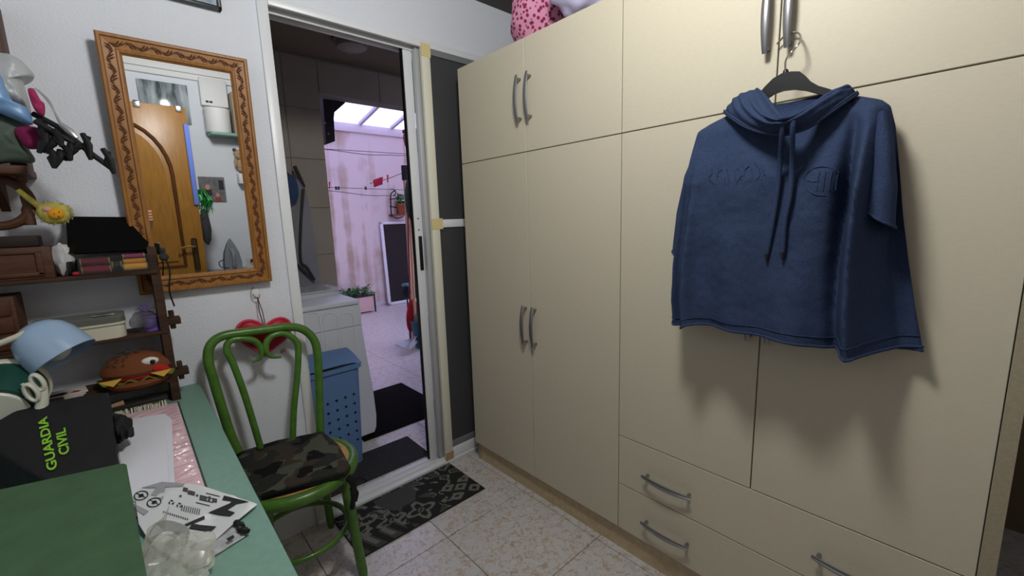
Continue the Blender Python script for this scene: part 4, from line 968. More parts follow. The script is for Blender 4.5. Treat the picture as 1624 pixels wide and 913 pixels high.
def ribbon(pts, wd, name):
    P = cat_rom(pts, 8); b = MB(); n = len(P)-1
    b.grid(lambda u, v: P[int(round(u*n))]+Vector((0, 0, 1))*(v-.5)*wd*(1-.3*math.sin(PI*u))+Vector((.012*(v-.5), .02*(v-.5)*math.cos(6*u), 0)), n, 4); return b.build(name, clear_bag, cb, ang=.9, solid=.0006)
ribbon([on(226, 870, 2, .80), on(248, 842, 2, .80), on(268, 834, 2, .795), on(290, 842, 2, .79), on(296, 862, 2, .785), on(286, 878, 2, .78)], .030, 'handle_loop')
ribbon([on(228, 860, 2, .815), on(250, 828, 2, .82), on(264, 820, 2, .80)], .028, 'handle_loop')
# ================================================================== UPPER LEFT: WALL SHELF, BAGS, SOCK HANGER
HY = -.20
ws = thing('wall_shelf', 'short brown wooden wall shelf holding the plastic bags', 'shelf', on(-60, 270, 1, -.1))
c = on(42, 262, 1, -.17); MB().box(-1.80, c.x, -.17, -.004, c.z-.022, c.z, bev=.004).build('board', bwood, ws)
MB().prism([Vector((-1.50, -.006, c.z-.022)), Vector((-1.50, -.14, c.z-.022)), Vector((-1.50, -.05, c.z-.07)), Vector((-1.50, -.006, c.z-.11))], (.018, 0, 0)).build('bracket', bwood, ws)
p = on(3, 60, 1, -.10); MB().box(p.x-.03, p.x, -.12, -.004, c.z, p.z+.10, bev=.003).build('upright', bwood, ws)
SZ = c.z
def softbag(poly, y, th, name, m, label, group=None, seed=1, wob=.006):
    pw_ = [on(px, py, 1, y) for px, py in poly]; cc = sum(pw_, Vector())/len(pw_); n = len(pw_); PP = cat_rom(pw_, 5, closed=True); n = len(PP)
    def f(sg):
        def g(u, v):
            p = cc.lerp(PP[int(round(u*n)) % n], v); d = th*math.sqrt(max(0, 1-v*v))
            k = wob*(noise.noise(Vector((p.x*22, p.z*22, seed)))+.5*noise.noise(Vector((p.x*60, p.z*60, seed+3))))*(1-v**4)
            return Vector((p.x, y-sg*(d+k), p.z))
        return g
    b = MB(); b.grid(f(1), n, 16, closeu=True); b.grid(f(-1), n, 8, closeu=True)
    o = b.build(name, m, ang=.9); tag(o, label, 'bag' if 'bag' in name else 'cloth', group); return o
softbag([(-40, 90), (5, 84), (28, 92), (42, 104), (55, 122), (38, 130), (46, 160), (48, 182), (20, 172), (-10, 165), (-60, 160)], -.13, .05, 'white_bag', mat('milky_poly', (176, 180, 182), .35, bump=.2, bscale=30), 'milky white plastic bag topmost on the wall shelf', seed=2, wob=.010)
softbag([(-60, 100), (-6, 112), (10, 140), (24, 165), (44, 172), (52, 198), (20, 188), (-20, 172), (-60, 168)], -.20, .03, 'blue_bag', mat('sky_blue_poly', (120, 158, 204), .35, var=.3, vscale=9, bump=.2, bscale=30), 'pale blue plastic bag in front of the milky bag', seed=5, wob=.008)
softbag([(-60, 170), (0, 178), (30, 192), (48, 200), (40, 225), (56, 256), (20, 258), (-60, 258)], -.15, .045, 'grey_green_bag', mat('grey_green_cloth', (82, 96, 86), .7, var=.25, vscale=18), 'grey green cloth bag lying on the wall shelf board', seed=8, wob=.010)
softbag([(44, 142), (52, 140), (56, 144), (64, 158), (71, 166), (70, 184), (58, 178), (50, 164)], -.21, .014, 'pink_scrunchie_cloth', mat('hot_pink_cloth', (160, 44, 88), .9, bump=.6, bscale=120), 'crinkled bright pink cloth above the black clip hanger', seed=3, wob=.014)
softbag([(22, 204), (45, 200), (62, 204), (72, 222), (70, 234), (46, 236), (30, 222)], -.19, .02, 'magenta_cloth', mat('magenta_cloth', (120, 20, 72), .9, var=.3, vscale=30), 'dark magenta cloth below the clip hanger', seed=4)
sh = thing('clip_hanger', 'black plastic sock hanger with pegs sticking out from the wall shelf', 'hanger', on(100, 215, 1, HY))
b = MB(); b.tube([on(52, 180, 1, -.19), on(90, 200, 1, -.20), on(118, 222, 1, -.22), on(148, 246, 1, -.23), on(176, 266, 1, -.24)], .0068, 8)
b.tube([on(56, 192, 1, -.24), on(84, 208, 1, -.25), on(116, 226, 1, -.24)], .0068, 8); b.build('bar', mat('matt_black', (7, 7, 8), .65), sh)
def peg(top, bot, y, wd=.010):
    a = on(*top, 1, y); c_ = on(*bot, 1, y-.01); d = (c_-a); s = Vector((.006, -.006, 0)); b = MB()
    b.tube([a+s*.2, a+d*.45+s, a+d], [.006, .0075, .0045], 8); b.tube([a+Vector((.012, -.004, -.006)), a+d*.5-s*.4, c_], [.005, .0068, .0045], 8)
    b.build('peg', mat('matt_black', (7, 7, 8), .65), sh)
for t_, b_, y in (((130, 212), (144, 253), -.23), ((162, 236), (181, 275), -.24), ((100, 232), (112, 254), -.25), ((78, 236), (86, 266), -.25), ((94, 238), (86, 266), -.25), ((66, 240), (96, 214), -.25), ((110, 228), (104, 254), -.24), ((62, 198), (92, 228), -.22), ((60, 190), (70, 222), -.23), ((84, 206), (98, 232), -.26), ((120, 228), (106, 250), -.23), ((72, 212), (62, 242), -.25)): peg(t_, b_, y)
wire = mat('clear_wire', (180, 184, 186), .2, .4)
b = MB(); b.tube(cat_rom([on(56, 140, 1, -.19), on(72, 155, 1, -.20), on(82, 170, 1, -.21), (on(98, 198, 1, -.21))], 6), .0022, 6); b.tube(cat_rom([on(60, 142, 1, -.18), on(78, 160, 1, -.19), on(88, 182, 1, -.20), on(96, 200, 1, -.21)], 6), .0018, 6); b.build('hook_wire', wire, sh)
b = MB(); b.tube([on(96, 197, 1, -.21), on(110, 208, 1, -.215), on(122, 219, 1, -.22)], [.006, .009, .004], 8); b.build('joint', wire, sh)

# ================================================================== LAUNDRY ROOM
wm_ = thing('washing_machine', 'white front loading washing machine seen from the side', 'washing machine', (-.57, .86, 0))
def wfront(z): return interp([0, .05, .12, .30, .55, .70, .80, .85], [-.285, -.262, -.255, -.262, -.285, -.296, -.296, -.30], z)
zz = [0.02, .05, .12, .2, .3, .42, .55, .70]
b = MB(); b.prism([(-.87, .57, .02)]+[(wfront(z), .57, z) for z in zz]+[(-.87, .57, .70)], (0, .59, 0)); b.build('body', grey_w, wm_, ang=.5)
b = MB(); b.prism([(-.87, .57, .703), (wfront(.703), .57, .703), (wfront(.8)+.004, .57, .80), (-.300, .57, .822), (-.87, .57, .822)], (0, .59, 0)); b.build('control_panel', grey_w, wm_, ang=.5)
MB().box(-.88, -.293, .565, 1.165, .825, .852, bev=.008).build('lid', grey_w, wm_)
b = MB()
for k, px in enumerate((495, 523.5, 549.7)):
    c = on(px, 505, 1, .569); x = c.x; z = c.z
    pts = [(x-.038, .5695, .40), (x-.038, .5695, z)] + [(x-.038*math.cos(a), .5695, z+.032*math.sin(a)) for a in [PI*i/10 for i in range(1, 10)]] + [(x+.038, .5695, z), (x+.038, .5695, .40)]
    bb = MB(); bb.tube(pts, .0028, 8); bb.build('pressed_rib', grey_w, wm_)
b.bm.free()
for y in (.60, 1.13):
    for x in (-.33, -.84): MB().lathe([(0, 0), (.018, 0), (.018, .022), (0, .022)], 14, T(x, y, 0)).build('foot', black_m, wm_)
dd = MB(); M = T(-.279, .865, .42) @ Rot('Y', PI/2); dd.lathe([(.10, -.012), (.145, -.010), (.165, .004), (.150, .018), (.105, .020), (.10, .010)], 32, M); dd.build('door_ring', grey_w, wm_)
MB().lathe([(.104, .012), (.08, -.01), (0, -.02)], 28, M, cap=False).build('door_glass', pane_m, wm_)
tr = thing('white_tray', 'shallow white plastic tray lying on the washing machine', 'tray', (-.40, 1.0, .852))
b = MB(); b.prism([(x, y, .852) for x, y in rrect(-.62, -.29, .86, 1.12, .03)], (0, 0, .028)); b.prism([(x, y, .880) for x, y in rrect(-.63, -.28, .85, 1.13, .035)], (0, 0, .006)); b.build('base', mat('tray_white', (206, 210, 210), .4), tr)
MB().grid(lambda u, v: Vector((lerp(-.60, -.33, u), lerp(.88, 1.10, v), .888+.016*abs(noise.noise(Vector((u*5, v*5, 2)))))), 20, 16).build('liner', clear_bag, tr, ang=.5, solid=.001)
# basket
bk_ = thing('laundry_basket', 'tall blue plastic laundry basket with a slotted lid by the washing machine', 'basket', (-.58, .41, 0))
bl = mat('slate_blue_plastic', (98, 134, 182), .45, bump=.1, bscale=300)
def bx_ring(z):
    t = z/.55; return rrect(lerp(-.700, -.725, t), lerp(-.448, -.432, t), lerp(.325, .305, t), lerp(.50, .52, t), .025, 5)
b = MB(); zs_ = [0.004, .012, .15, .3, .45, .555]; rg_ = [[b.bm.verts.new((x, y, z)) for x, y in bx_ring(z)] for z in zs_]
for A_, B_ in zip(rg_, rg_[1:]):
    for j in range(len(A_)): b.bm.faces.new((A_[j], A_[(j+1) % len(A_)], B_[(j+1) % len(A_)], B_[j]))
b.bm.faces.new(rg_[0][::-1]); b.build('bin', bl, bk_, ang=.5, solid=.003)
b = MB(); b.prism([(x, y, .545) for x, y in rrect(-.737, -.420, .293, .532, .03)], (0, 0, .022)); b.build('rim', bl, bk_)
b = MB()
def lid(u, v):
    x = lerp(-.730, -.424, u); y = lerp(.296, .528, v); z = .569+.040*math.sin(PI*min(1, v*1.15)*.5)+.004*math.sin(PI*u)-.010*max(0, v-.85)/.15
    return Vector((x, y, z))
b.grid(lid, 20, 20); b.build('lid', bl, bk_, solid=.004)
b = MB(); b.prism([(-.69, .300, .574), (-.62, .297, .580), (-.52, .297, .581), (-.455, .300, .575), (-.455, .3005, .570), (-.69, .3005, .569)], (0, -.004, 0)); b.build('slot', dark_m, bk_)
for c_ in range(6):
    for r_ in range(6):
        z = .405-r_*.052-(.026 if c_ % 2 else 0)*0; x = -.475-c_*.045+.0*z; y = lerp(.325, .305, z/.55)
        MB().lathe([(0, -.001), (.0065, -.001), (.0065, .0006), (0, .0006)], 10, T(x, y-.0015, z-.004*c_) @ Rot('X', PI/2)).build('vent_hole', dark_m, bk_)
for x in (-.68, -.47): MB().lathe([(.014, 0), (.014, .006), (0, .006)], 12, T(x, .34, 0)).build('foot', bl, bk_)
# mats
def rag(name, x0, x1, y0, y1, z, m, label, rot=0.0, group=None):
    b = MB(); cx, cy = (x0+x1)/2, (y0+y1)/2; M = T(cx, cy, 0) @ Rot('Z', rot)
    b.box(x0-cx, x1-cx, y0-cy, y1-cy, 0.0004, z, bev=.002, M=M); o = b.build(name, m); tag(o, label, 'mat', group); return o
rag('black_mat', -.36, .245, .53, 1.215, .008, mat('black_rubber', (16, 15, 15), .95, var=.3, vscale=90, bump=.5, bscale=400, spec=.1), 'large black mat on the laundry floor beside washing machine', 0.0)
rag('grey_mat', -.755, -.150, .135, .405, .008, mat('charcoal_pile', (66, 66, 68), .98, var=.45, vscale=140, bump=.8, bscale=500, spec=.05), 'charcoal pile mat just inside the sliding door', -.02)
# patterned runner in front of the door
rn = thing('patterned_runner', 'dark grey runner with scrolling tile patterns in front of the sliding door', 'mat', (-.40, -.17, 0))
q0, q1, q2, q3 = on(690, 739, 2, .006), on(768, 776, 2, .006), on(588, 882, 2, .006), None
ux_ = Vector((1, 0, 0)); X0, X1, Y0, Y1 = -.740, -.132, -.325, -.028
dk_, md_, lt_ = rgb(44, 45, 45), rgb(76, 76, 73), rgb(116, 117, 110)
def flower(du, dv, s, w):
    r = math.hypot(du, dv)/s; a = math.atan2(dv, du); t = r-(.72+.26*math.cos(4*a)); n_ = .10*noise.noise(Vector((du*40, dv*40, 2)))
    if abs(t+n_) < w: return lt_
    if t < -.38: return lt_ if abs(r-.18) < .07 else dk_
    return None
def pcol(u, v):
    x = u*2.05; y = v; n_ = noise.noise(Vector((x*9, y*9, 5)))*.5+noise.noise(Vector((x*22, y*22, 1)))*.25
    if .60 < x < 1.22 and y > .52 and y < .97 and x+.5*y > 1.0 and x-.6*y < .78: return md_          # plain patch
    if y < .30 and x < .70:                                                                        # border bars
        k = math.sin(x*26+y*10); return lt_ if k > .55 and y > .08 else (md_ if k > -.3 else dk_)
    for cx, cy, s in ((.22, .62, .26), (.62, .36, .20), (.05, .25, .24)):
        c_ = flower(x-cx, y-cy, s, .13)
        if c_: return c_
    if .78 < x < 1.32 and y < .56:                                                                 # quatrefoil medallion
        dx = x-1.04; dy = y-.26; o = max(abs(dx), abs(dy), (abs(dx)+abs(dy))*.72)
        if .255 < o < .285: return dk_
        c_ = flower(dx, dy, .21, .16); return c_ or (md_ if o > .30 else dk_)
    if x > 1.50 and y < .50:                                                                       # pointed eyes
        for cx, cy in ((1.62, .14), (1.80, .30), (1.95, .12), (1.96, .44), (1.62, .42)):
            t = abs(x-cx)*7+abs(y-cy)*9+n_*.3
            if t < .35: return dk_
            if t < .95: return lt_
        return dk_
    t = math.sin(9*x+3.2*math.sin(8*y)+n_*2)*math.cos(8*y-2.6*math.sin(7*x)+n_); return lt_ if abs(t-.28) < .20 else (md_ if t > .72 else dk_)
b = MB(); b.grid(lambda u, v: Vector((lerp(X0, X1, u), lerp(Y0, Y1, v), .0066)), 280, 140, col=lambda u, v: pcol(u, v)); pl = b.build('pile', mat_vcol('runner_print', .95, .5, 700), rn)
MB().box(X0-.004, X1+.004, Y0-.004, Y1+.004, .0004, .0062, bev=.002).build('backing', mat('runner_edge', (34, 34, 34), .9), rn)
# ceiling fitting, ironing board, blue bag, stick
c = on(557, 62, 2, CEIL); lf = thing('laundry_ceiling_light', 'round unlit ceiling lamp in the dark laundry room', 'lamp', (c.x, c.y, CEIL))
MB().lathe([(0, 0), (.11, 0), (.11, -.018), (.10, -.022), (0, -.022)], 32, T(c.x, c.y, CEIL)).build('housing', mat('fitting_grey', (110, 104, 96), .5), lf)
MB().lathe([(.095, -.022), (.085, -.05), (.05, -.066), (0, -.07)], 32, T(c.x, c.y, CEIL), cap=False).build('glass_bowl', mat('unlit_opal', (150, 142, 128), .3), lf)
ib = thing('ironing_board', 'grey ironing board leaning against the laundry wall behind the washer', 'ironing board', (-.47, 1.2, 0))
IBP = [(467, 285), (476, 277), (482, 290), (491, 327), (499, 380), (506, 425), (511, 462)]
Lp = [on(x, y, 1, 1.19+.00) for x, y in IBP]; pts = Lp+[Vector((-.33, 1.19, .5)), Vector((-.33, 1.19, .02)), Vector((-.66, 1.19, .02)), Vector((-.66, 1.19, .9)), Vector((-.50, 1.19, 1.45))]
MB().prism(pts, (0, .03, 0)).build('cover', mat('grey_board_cover', (140, 140, 142), .85, var=.08, vscale=8), ib)
b = MB(); b.tube(cat_rom([on(481, 300, 1, 1.175), on(477, 360, 1, 1.165), on(477, 412, 1, 1.16), on(487, 424, 1, 1.155), on(499, 444, 1, 1.15)], 6), .009, 8); b.build('leg', mat('dark_tube', (44, 42, 40), .5), ib)
b = MB(); b.tube([on(470, 418, 1, 1.165), on(482, 430, 1, 1.16), on(496, 443, 1, 1.15)], .008, 8); b.build('leg', mat('dark_tube', (44, 42, 40), .5), ib)
b = MB(); b.tube([on(467, 263, 1, 1.15), on(474, 278, 1, 1.15), on(484, 296, 1, 1.15)], [.012, .012, .004], 8); tag(b.build('black_brush_handle', mat('dark_tube', (44, 42, 40), .5)), 'black brush handle hanging above the blue bag', 'brush')
softbag([(452, 275), (460, 276), (469, 283), (473, 300), (472, 316), (464, 322), (452, 320)], 1.12, .03, 'navy_bag', mat('dull_blue_cloth', (52, 74, 104), .9), 'dull blue cloth bag hanging on the laundry wall')

# ================================================================== PATIO
pl_ = thing('planter', 'pale pink trough planter with a black metal frame at far wall', 'planter', (1.12, 4.2, 0))
b = MB(); b.box(.70, 1.335, 4.06, 4.28, .02, .235, bev=.004); b.build('trough', mat('pink_trough', (214, 178, 176), .7), pl_)
b = MB()
for x in (.70, 1.338):
    for y in (4.055, 4.285): b.box(x-.009, x+.009, y-.009, y+.009, 0, .262)
for y in (4.055, 4.285): b.box(.70, 1.338, y-.009, y+.009, .245, .262)
for x in (.70, 1.338): b.box(x-.009, x+.009, 4.055, 4.285, .245, .262)
b.build('frame', black_m, pl_)
MB().box(.71, 1.325, 4.07, 4.27, .22, .238).build('soil', mat('soil', (54, 40, 30), .95), pl_)
leafg = mat('leaf_green', (70, 120, 58), .5, var=.3, vscale=20); leafd = mat('leaf_dark', (44, 88, 46), .5, var=.3, vscale=20)
rg = random.Random(12); proto_l = None
for k in range(70):
    x = rg.uniform(.72, 1.34); y = rg.uniform(4.05, 4.28); z = rg.uniform(.25, .37); a = rg.uniform(0, 6.28); s = rg.uniform(.07, .12)
    R_ = Euler((rg.uniform(-.9, .9), rg.uniform(-.9, .9), a)).to_matrix().to_4x4()
    b = MB(); M = T(x, y, z) @ R_ @ Matrix.Diagonal((s, s, s, 1)); pr_ = [(0, -.0, 0), (.35, .22, .06), (.75, .26, .05), (1.1, .12, -.02), (1.35, 0, -.1), (1.1, -.12, -.02), (.75, -.26, .05), (.35, -.22, .06)]
    mid = [(.35, 0, -.02), (.75, 0, -.03), (1.1, 0, -.06)]; V = [b.bm.verts.new(M @ Vector(p)) for p in pr_]; Mm = [b.bm.verts.new(M @ Vector(p)) for p in mid]
    for f in ((V[0], V[1], Mm[0]), (V[1], V[2], Mm[1], Mm[0]), (V[2], V[3], Mm[2], Mm[1]), (V[3], V[4], Mm[2]), (V[0], Mm[0], V[7]), (V[7], Mm[0], Mm[1], V[6]), (V[6], Mm[1], Mm[2], V[5]), (V[5], Mm[2], V[4])): b.bm.faces.new(f)
    b.build('leaf', leafg if k % 3 else leafd, pl_)
b = MB()
for k in range(14):
    x = rg.uniform(.74, 1.32); y = rg.uniform(4.08, 4.26); b.tube([(x, y, .23), (x+rg.uniform(-.04, .04), y-.02, .30), (x+rg.uniform(-.08, .10), y-.05, rg.uniform(.32, .42))], [.004, .003, .002], 5)
b.build('stems', leafd, pl_)['kind'] = 'stuff'
sf = thing('screen_frame', 'white framed dark insect screen leaning on the patio wall', 'screen', (1.96, 4.3, 0))
sx0, sx1 = 1.66, 2.36
LM = T(0, 4.30, .004) @ Rot('X', -.05)
for q in ((sx0, sx0+.045, 0, 1.29), (sx1-.045, sx1, 0, 1.29), (sx0, sx1, 0, .045), (sx0, sx1, 1.25, 1.29)): MB().box(q[0], q[1], -.012, .012, q[2], q[3], bev=.003, M=LM).build('frame_rail', alu, sf)
MB().box(sx0+.04, sx1-.04, -.002, .002, .04, 1.255, M=LM).build('mesh_panel', mat('dark_mesh', (46, 42, 42), .9), sf)
wb_ = thing('plant_bracket', 'black wire wall bracket with a wooden foot on the patio wall', 'bracket', on(628, 340, 1, 4.36))
blkw = mat('black_wire', (34, 28, 28), .5, .4); Yb = 4.30
def wp3(x, y, yy=Yb): return on(x, y, 1, yy)
b = MB(); b.tube(cat_rom([wp3(627, 302), wp3(620, 308), wp3(620, 328), wp3(621, 344)], 4), .010, 6); b.tube([wp3(618, 316), wp3(632, 314)], .008, 6); b.tube([wp3(618, 327), wp3(634, 330)], .008, 6); b.tube([wp3(631, 306), wp3(630, 342)], .008, 6); b.tube(cat_rom([wp3(620, 300), wp3(625, 301), wp3(628, 306), wp3(624, 310)], 4), .008, 6)
b.tube(cat_rom([wp3(621, 342), wp3(630, 346), wp3(640, 343)], 4), .008, 6); b.build('wire_frame', blkw, wb_)
b = MB(); p = wp3(621, 340); p2 = wp3(640, 341); b.box(p.x, p2.x, 4.22, 4.395, p.z-.02, p.z+.004, bev=.003); b.build('foot_board', mat('terracotta_wood', (130, 66, 44), .7), wb_)
tp = thing('plant_pot', 'small terracotta pot with a green plant in the wire bracket', 'pot', wp3(638, 340)); p = wp3(637, 340); tc = mat('terracotta', (140, 76, 52), .85, var=.15, vscale=15)
MB().lathe([(0, 0), (.055, 0), (.078, .13), (.088, .13), (.088, .165), (.074, .165), (.070, .14), (0, .14)], 22, T(p.x, 4.30, p.z)).build('pot', tc, tp)
for k in range(16):
    a = rg.uniform(0, 6.28); b = MB(); b.ell((p.x+.06*math.cos(a), 4.29+.05*math.sin(a), p.z+rg.uniform(.17, .30)), (.045, .030, .012), Euler((rg.uniform(-.8, .8), rg.uniform(-.8, .8), a)).to_matrix().to_4x4(), 8, 5); b.build('leaf', leafg, tp)
# clothes lines and pegs
def line(name, pts, label, r=.0035):
    tag(MB().tube(cat_rom(pts, 8), r, 6).build(name, mat('line_grey', (84, 74, 84), .6)), label, 'clothesline', None)
XL, XRr = -.6, 2.75
def L3(x, y, yy): return on(x, y, 1, yy)
def span(a, bq, yy, sag):
    A_ = L3(*a, yy); B_ = L3(*bq, yy); d = (B_-A_)/(B_.x-A_.x); s = A_+d*(XL-A_.x); e_ = A_+d*(XRr-A_.x); md = (A_+B_)/2
    return [s+Vector((0, 0, sag*.6)), A_, md-Vector((0, 0, sag)), B_, e_+Vector((0, 0, sag*.6))]
line('clothes_line', span((513, 236), (644, 244), 3.0, .0), 'topmost straight clothesline across the patio')
line('clothes_line', span((513, 236.5), (644, 247), 2.7, .02), 'sagging clothesline just under the topmost one')
line('clothes_line', span((520, 297), (640, 301), 3.3, .0), 'clothesline with dark pegs level with the wire bracket')
line('clothes_line', span((520, 302), (640, 311), 2.9, .02), 'lowest sagging clothesline across the patio')
a_ = L3(589, 290, 3.1); b_ = L3(648, 268, 2.3); line('clothes_line', [a_+(a_-b_)*.05, a_.lerp(b_, .5)+Vector((0, 0, -.02)), b_+(b_-a_)*.6], 'clothesline slanting up to the right with red pegs')
rp = mat('red_peg', (190, 24, 66), .5)
def pg_(x, y, t, label, w=.016, h=.085, yy=3.0):
    p = L3(x, y, yy) if x < 560 else a_.lerp(b_, (x-589)/59.0*1.12)+Vector((0, 0, .0)); o = thing('clothes_peg', label, 'peg', p, 'red clothes pegs on the patio lines')
    for sg in (-1, 1):
        b = MB(); M = T(*p) @ Rot('Y', t+.09*sg); b.box(-w/2+sg*w*.25, w/2*.1+sg*w*.25, -.006, .006, -h*.75, h*.25, bev=.002, M=M); b.build('jaw', rp, o)
for k in range(4): pg_(595+k*3.1, 287-k*1.0, .05, ['red peg at the left end of the tight row of pegs', 'red peg second from left in the tight row', 'red peg third from left in the tight row', 'red peg fourth from left in the tight row'][k], .030)
pg_(606, 284, .12, 'red peg hanging just right of the tight row'); pg_(614, 281, .05, 'red peg hanging alone furthest right on slanting line')
pg_(523, 291, .1, 'red peg at the far left of the lower clothesline', .014, .075, 3.3)
dp = mat('dark_peg', (60, 52, 56), .6)
for k, x in enumerate((533, 537, 580)):
    p = L3(x, 298, 3.3); o = tag(MB().box(p.x-.012, p.x+.012, p.y-.006, p.y+.006, p.z-.022, p.z+.018, bev=.003).build('dark_peg', dp), ['dark peg at the left of the dark pair on the line', 'dark peg at the right of the dark pair on the line', 'lone dark peg near the middle of the line'][k], 'peg')
# brooms, mop things behind the open leaf
by = 2.2
tanw = mat('broom_stick_tan', (190, 146, 116), .6); 
def stick(pa, pb, r, m, label, head=None, hm=None, yy=by, name='broom'):
    o = thing(name, label, 'broom', L3(*pb, yy)); A_ = L3(*pa, yy); B_ = L3(*pb, yy)
    B_ = A_+(B_-A_)*((A_.z-.002)/(A_.z-B_.z)); MB().tube([A_, B_], r, 10).build('stick', m, o)
    if head: head(o, A_, B_, hm)
def head_top(o, A_, B_, hm):
    MB().ell(A_+Vector((.0, 0, -.16)), (.045, .05, .20), None, 16, 12, .15).build('head', hm, o)
def head_dark(o, A_, B_, hm):
    MB().box(A_.x-.025, A_.x+.04, A_.y-.02, A_.y+.02, A_.z-.10, A_.z+.05, bev=.008).build('head', hm, o)
stick((641, 270), (655, 520), .016, tanw, 'tan broom with black head upside down behind the glass leaf', head_dark, mat('black_bristle', (26, 24, 30), .9))
stick((648, 292), (659, 520), .014, mat('pinkish_stick', (206, 166, 128), .6), 'broom with dark green head upside down behind glass leaf', head_top, mat('bottle_green', (22, 60, 48), .6), 2.0)
stick((646, 300), (650, 470), .008, mat('maroon_stick', (110, 30, 44), .5), 'thin maroon mop stick among the brooms', None, None, 2.1, 'mop')
p = L3(645, 462, 2.15); dbb = thing('dust_brush', 'dark brush with a teal collar standing among the brooms', 'brush', p)
MB().tube([Vector((p.x, p.y, .002)), p], .008, 8).build('pole', mat('dark_tube', (44, 42, 40), .5), dbb); MB().ell(p, (.045, .03, .065), None, 16, 12, .15).build('bristle_head', mat('dark_slate', (36, 40, 44), .9), dbb); MB().box(p.x-.045, p.x+.03, p.y-.02, p.y+.02, p.z+.055, p.z+.085, bev=.006).build('collar', mat('teal_plastic', (70, 130, 126), .5), dbb)
softbag([(651, 475), (660, 478), (664, 500), (659, 522), (648, 524), (645, 506), (647, 488)], 2.05, .05, 'red_cloth', mat('red_cloth', (170, 20, 30), .8, var=.3, vscale=30), 'red cleaning cloth hanging over the brooms')
softbag([(660, 492), (668, 494), (668, 515), (660, 518), (655, 508)], 2.0, .04, 'grey_mop_cloth', mat('mop_grey', (130, 120, 110), .95, bump=.6, bscale=80), 'grey mop cloth beside the red cleaning cloth')
softbag([(660, 515), (670, 515), (672, 545), (664, 548), (660, 535)], 1.95, .03, 'yellow_cloth', mat('yellow_cloth', (190, 160, 50), .8), 'yellow cloth above the teal bucket')
bu = thing('bucket', 'teal plastic bucket standing behind the open glass leaf', 'bucket', (.80, 1.92, 0))
tq = mat('teal_bucket', (30, 92, 110), .45)
MB().lathe([(0, .003), (.10, .003), (.135, .27), (.142, .275), (.142, .285), (.131, .285), (.096, .008), (0, .008)], 28, T(.92, 1.97, 0), cap=False).build('pail', tq, bu)
dpn = thing('dustpan', 'white and grey dustpan lying on the rim of the bucket', 'dustpan', on(648, 545, 1, 1.9))
q = [on(627, 547, 1, 1.86), on(642, 541, 1, 1.98), on(659, 536, 1, 2.02), on(664, 541, 1, 1.94), on(648, 556, 1, 1.84)]
MB().prism(q, (0, 0, .010)).build('pan', mat('grey_plastic', (176, 178, 182), .5), dpn)
b = MB(); b.prism([q[2], q[3], q[4], q[4]+Vector((0, 0, .05)), q[3]+Vector((0, 0, .07)), q[2]+Vector((0, 0, .06))], (.006, 0, 0)); b.build('side_wall', mat('grey_plastic', (176, 178, 182), .5), dpn)
MB().tube([q[3]+Vector((0, 0, .03)), q[3]+Vector((.06, .02, .22)), q[3]+Vector((.09, .03, .75))], .010, 8).build('handle', mat('grey_plastic', (176, 178, 182), .5), dpn)
hpz = thing('hanging_pot', 'big brown clay pot hanging high beside the open glass leaf', 'pot', L3(652, 225, 2.4)); p = L3(650, 241, 2.4)
MB().lathe([(0, 0), (.06, .01), (.10, .07), (.115, .15), (.105, .20), (.118, .205), (.118, .225), (.10, .225), (.09, .15), (0, .03)], 26, T(p.x+.06, p.y, p.z)).build('pot', mat('brown_clay', (120, 66, 50), .8, var=.25, vscale=18), hpz)
MB().tube(cat_rom([(p.x-.04, p.y, p.z+.21), (p.x+.06, p.y, p.z+.6), (p.x+.16, p.y, p.z+.21)], 8), .004, 6).build('hanger_wire', blkw, hpz)
MB().tube([(p.x+.06, p.y, p.z+.6), (p.x+.06, p.y, roofp(p.x, p.y).z-.02)], .004, 6).build('hanger_wire', blkw, hpz)
bs = thing('awning_box', 'black roller box fixed outside at the top left of the patio door', 'awning', L3(520, 190, 1.48))
b = MB(); bpx = [(506, 149), (548, 159), (540, 168), (525, 181), (524, 190), (526, 226), (512, 231)]
b.prism([L3(x, y, 1.44) for x, y in bpx], (0, -.068, 0)); b.build('cover', mat('black_metal', (22, 14, 16), .6), bs)
b = MB()
for x, y in ((524, 157), (516, 195), (521, 212)): b.ell(L3(x, y, 1.370), (.006, .004, .006), None, 8, 6)
b.build('rivets', nickel, bs)

# ================================================================== DIM CORNER RIGHT OF THE WARDROBE
p = on(1600, 792, 2, 0.0)
def heap(c, r, seed, name, m, label, cat):
    o = lump(c, r, seed, .3, flatten=.002).build(name, m); return tag(o, label, cat)
heap((p.x+.17, p.y-.06, .13), (.19, .15, .16), 13, 'cloth_bag', mat('dusky_maroon_cloth', (92, 58, 54), .9, var=.3, vscale=10), 'dusky maroon cloth bag on the floor in the dim corner', 'bag')

# ================================================================== BEHIND THE CAMERA, SEEN IN THE MIRROR
RY = -2.70
pa = thing('wall_painting', 'grey wavy abstract print hung above the oak door', 'painting', (-.88, RY, 2.0))
MB().box(-1.03, -.725, RY+.002, RY+.02, 1.93, 2.225, bev=.003).build('canvas', mat('grey_waves', (190, 198, 204), .12, var=.6, vscale=5, stretch=(4, 1, 1), col2=(70, 84, 88)), pa)
mb_ = thing('junction_box', 'white electrical box on the rear wall above the green shelf', 'box', (-.56, RY, 2.1))
MB().box(-.65, -.465, RY+.001, RY+.07, 2.085, 2.295, bev=.006).build('cover', white_m, mb_)
b = MB(); b.ell((-.61, RY+.071, 2.115), (.012, .003, .008), None, 10, 6); b.ell((-.585, RY+.071, 2.115), (.012, .003, .008), None, 10, 6); b.build('switches', dark_m, mb_)
gs = thing('green_wall_shelf', 'sea green shelf board on the rear wall seen in the mirror', 'shelf', (-.45, RY, 1.85))
MB().box(-.63, -.15, RY+.001, RY+.20, 1.852, 1.875, bev=.004).build('board', desk_m, gs)
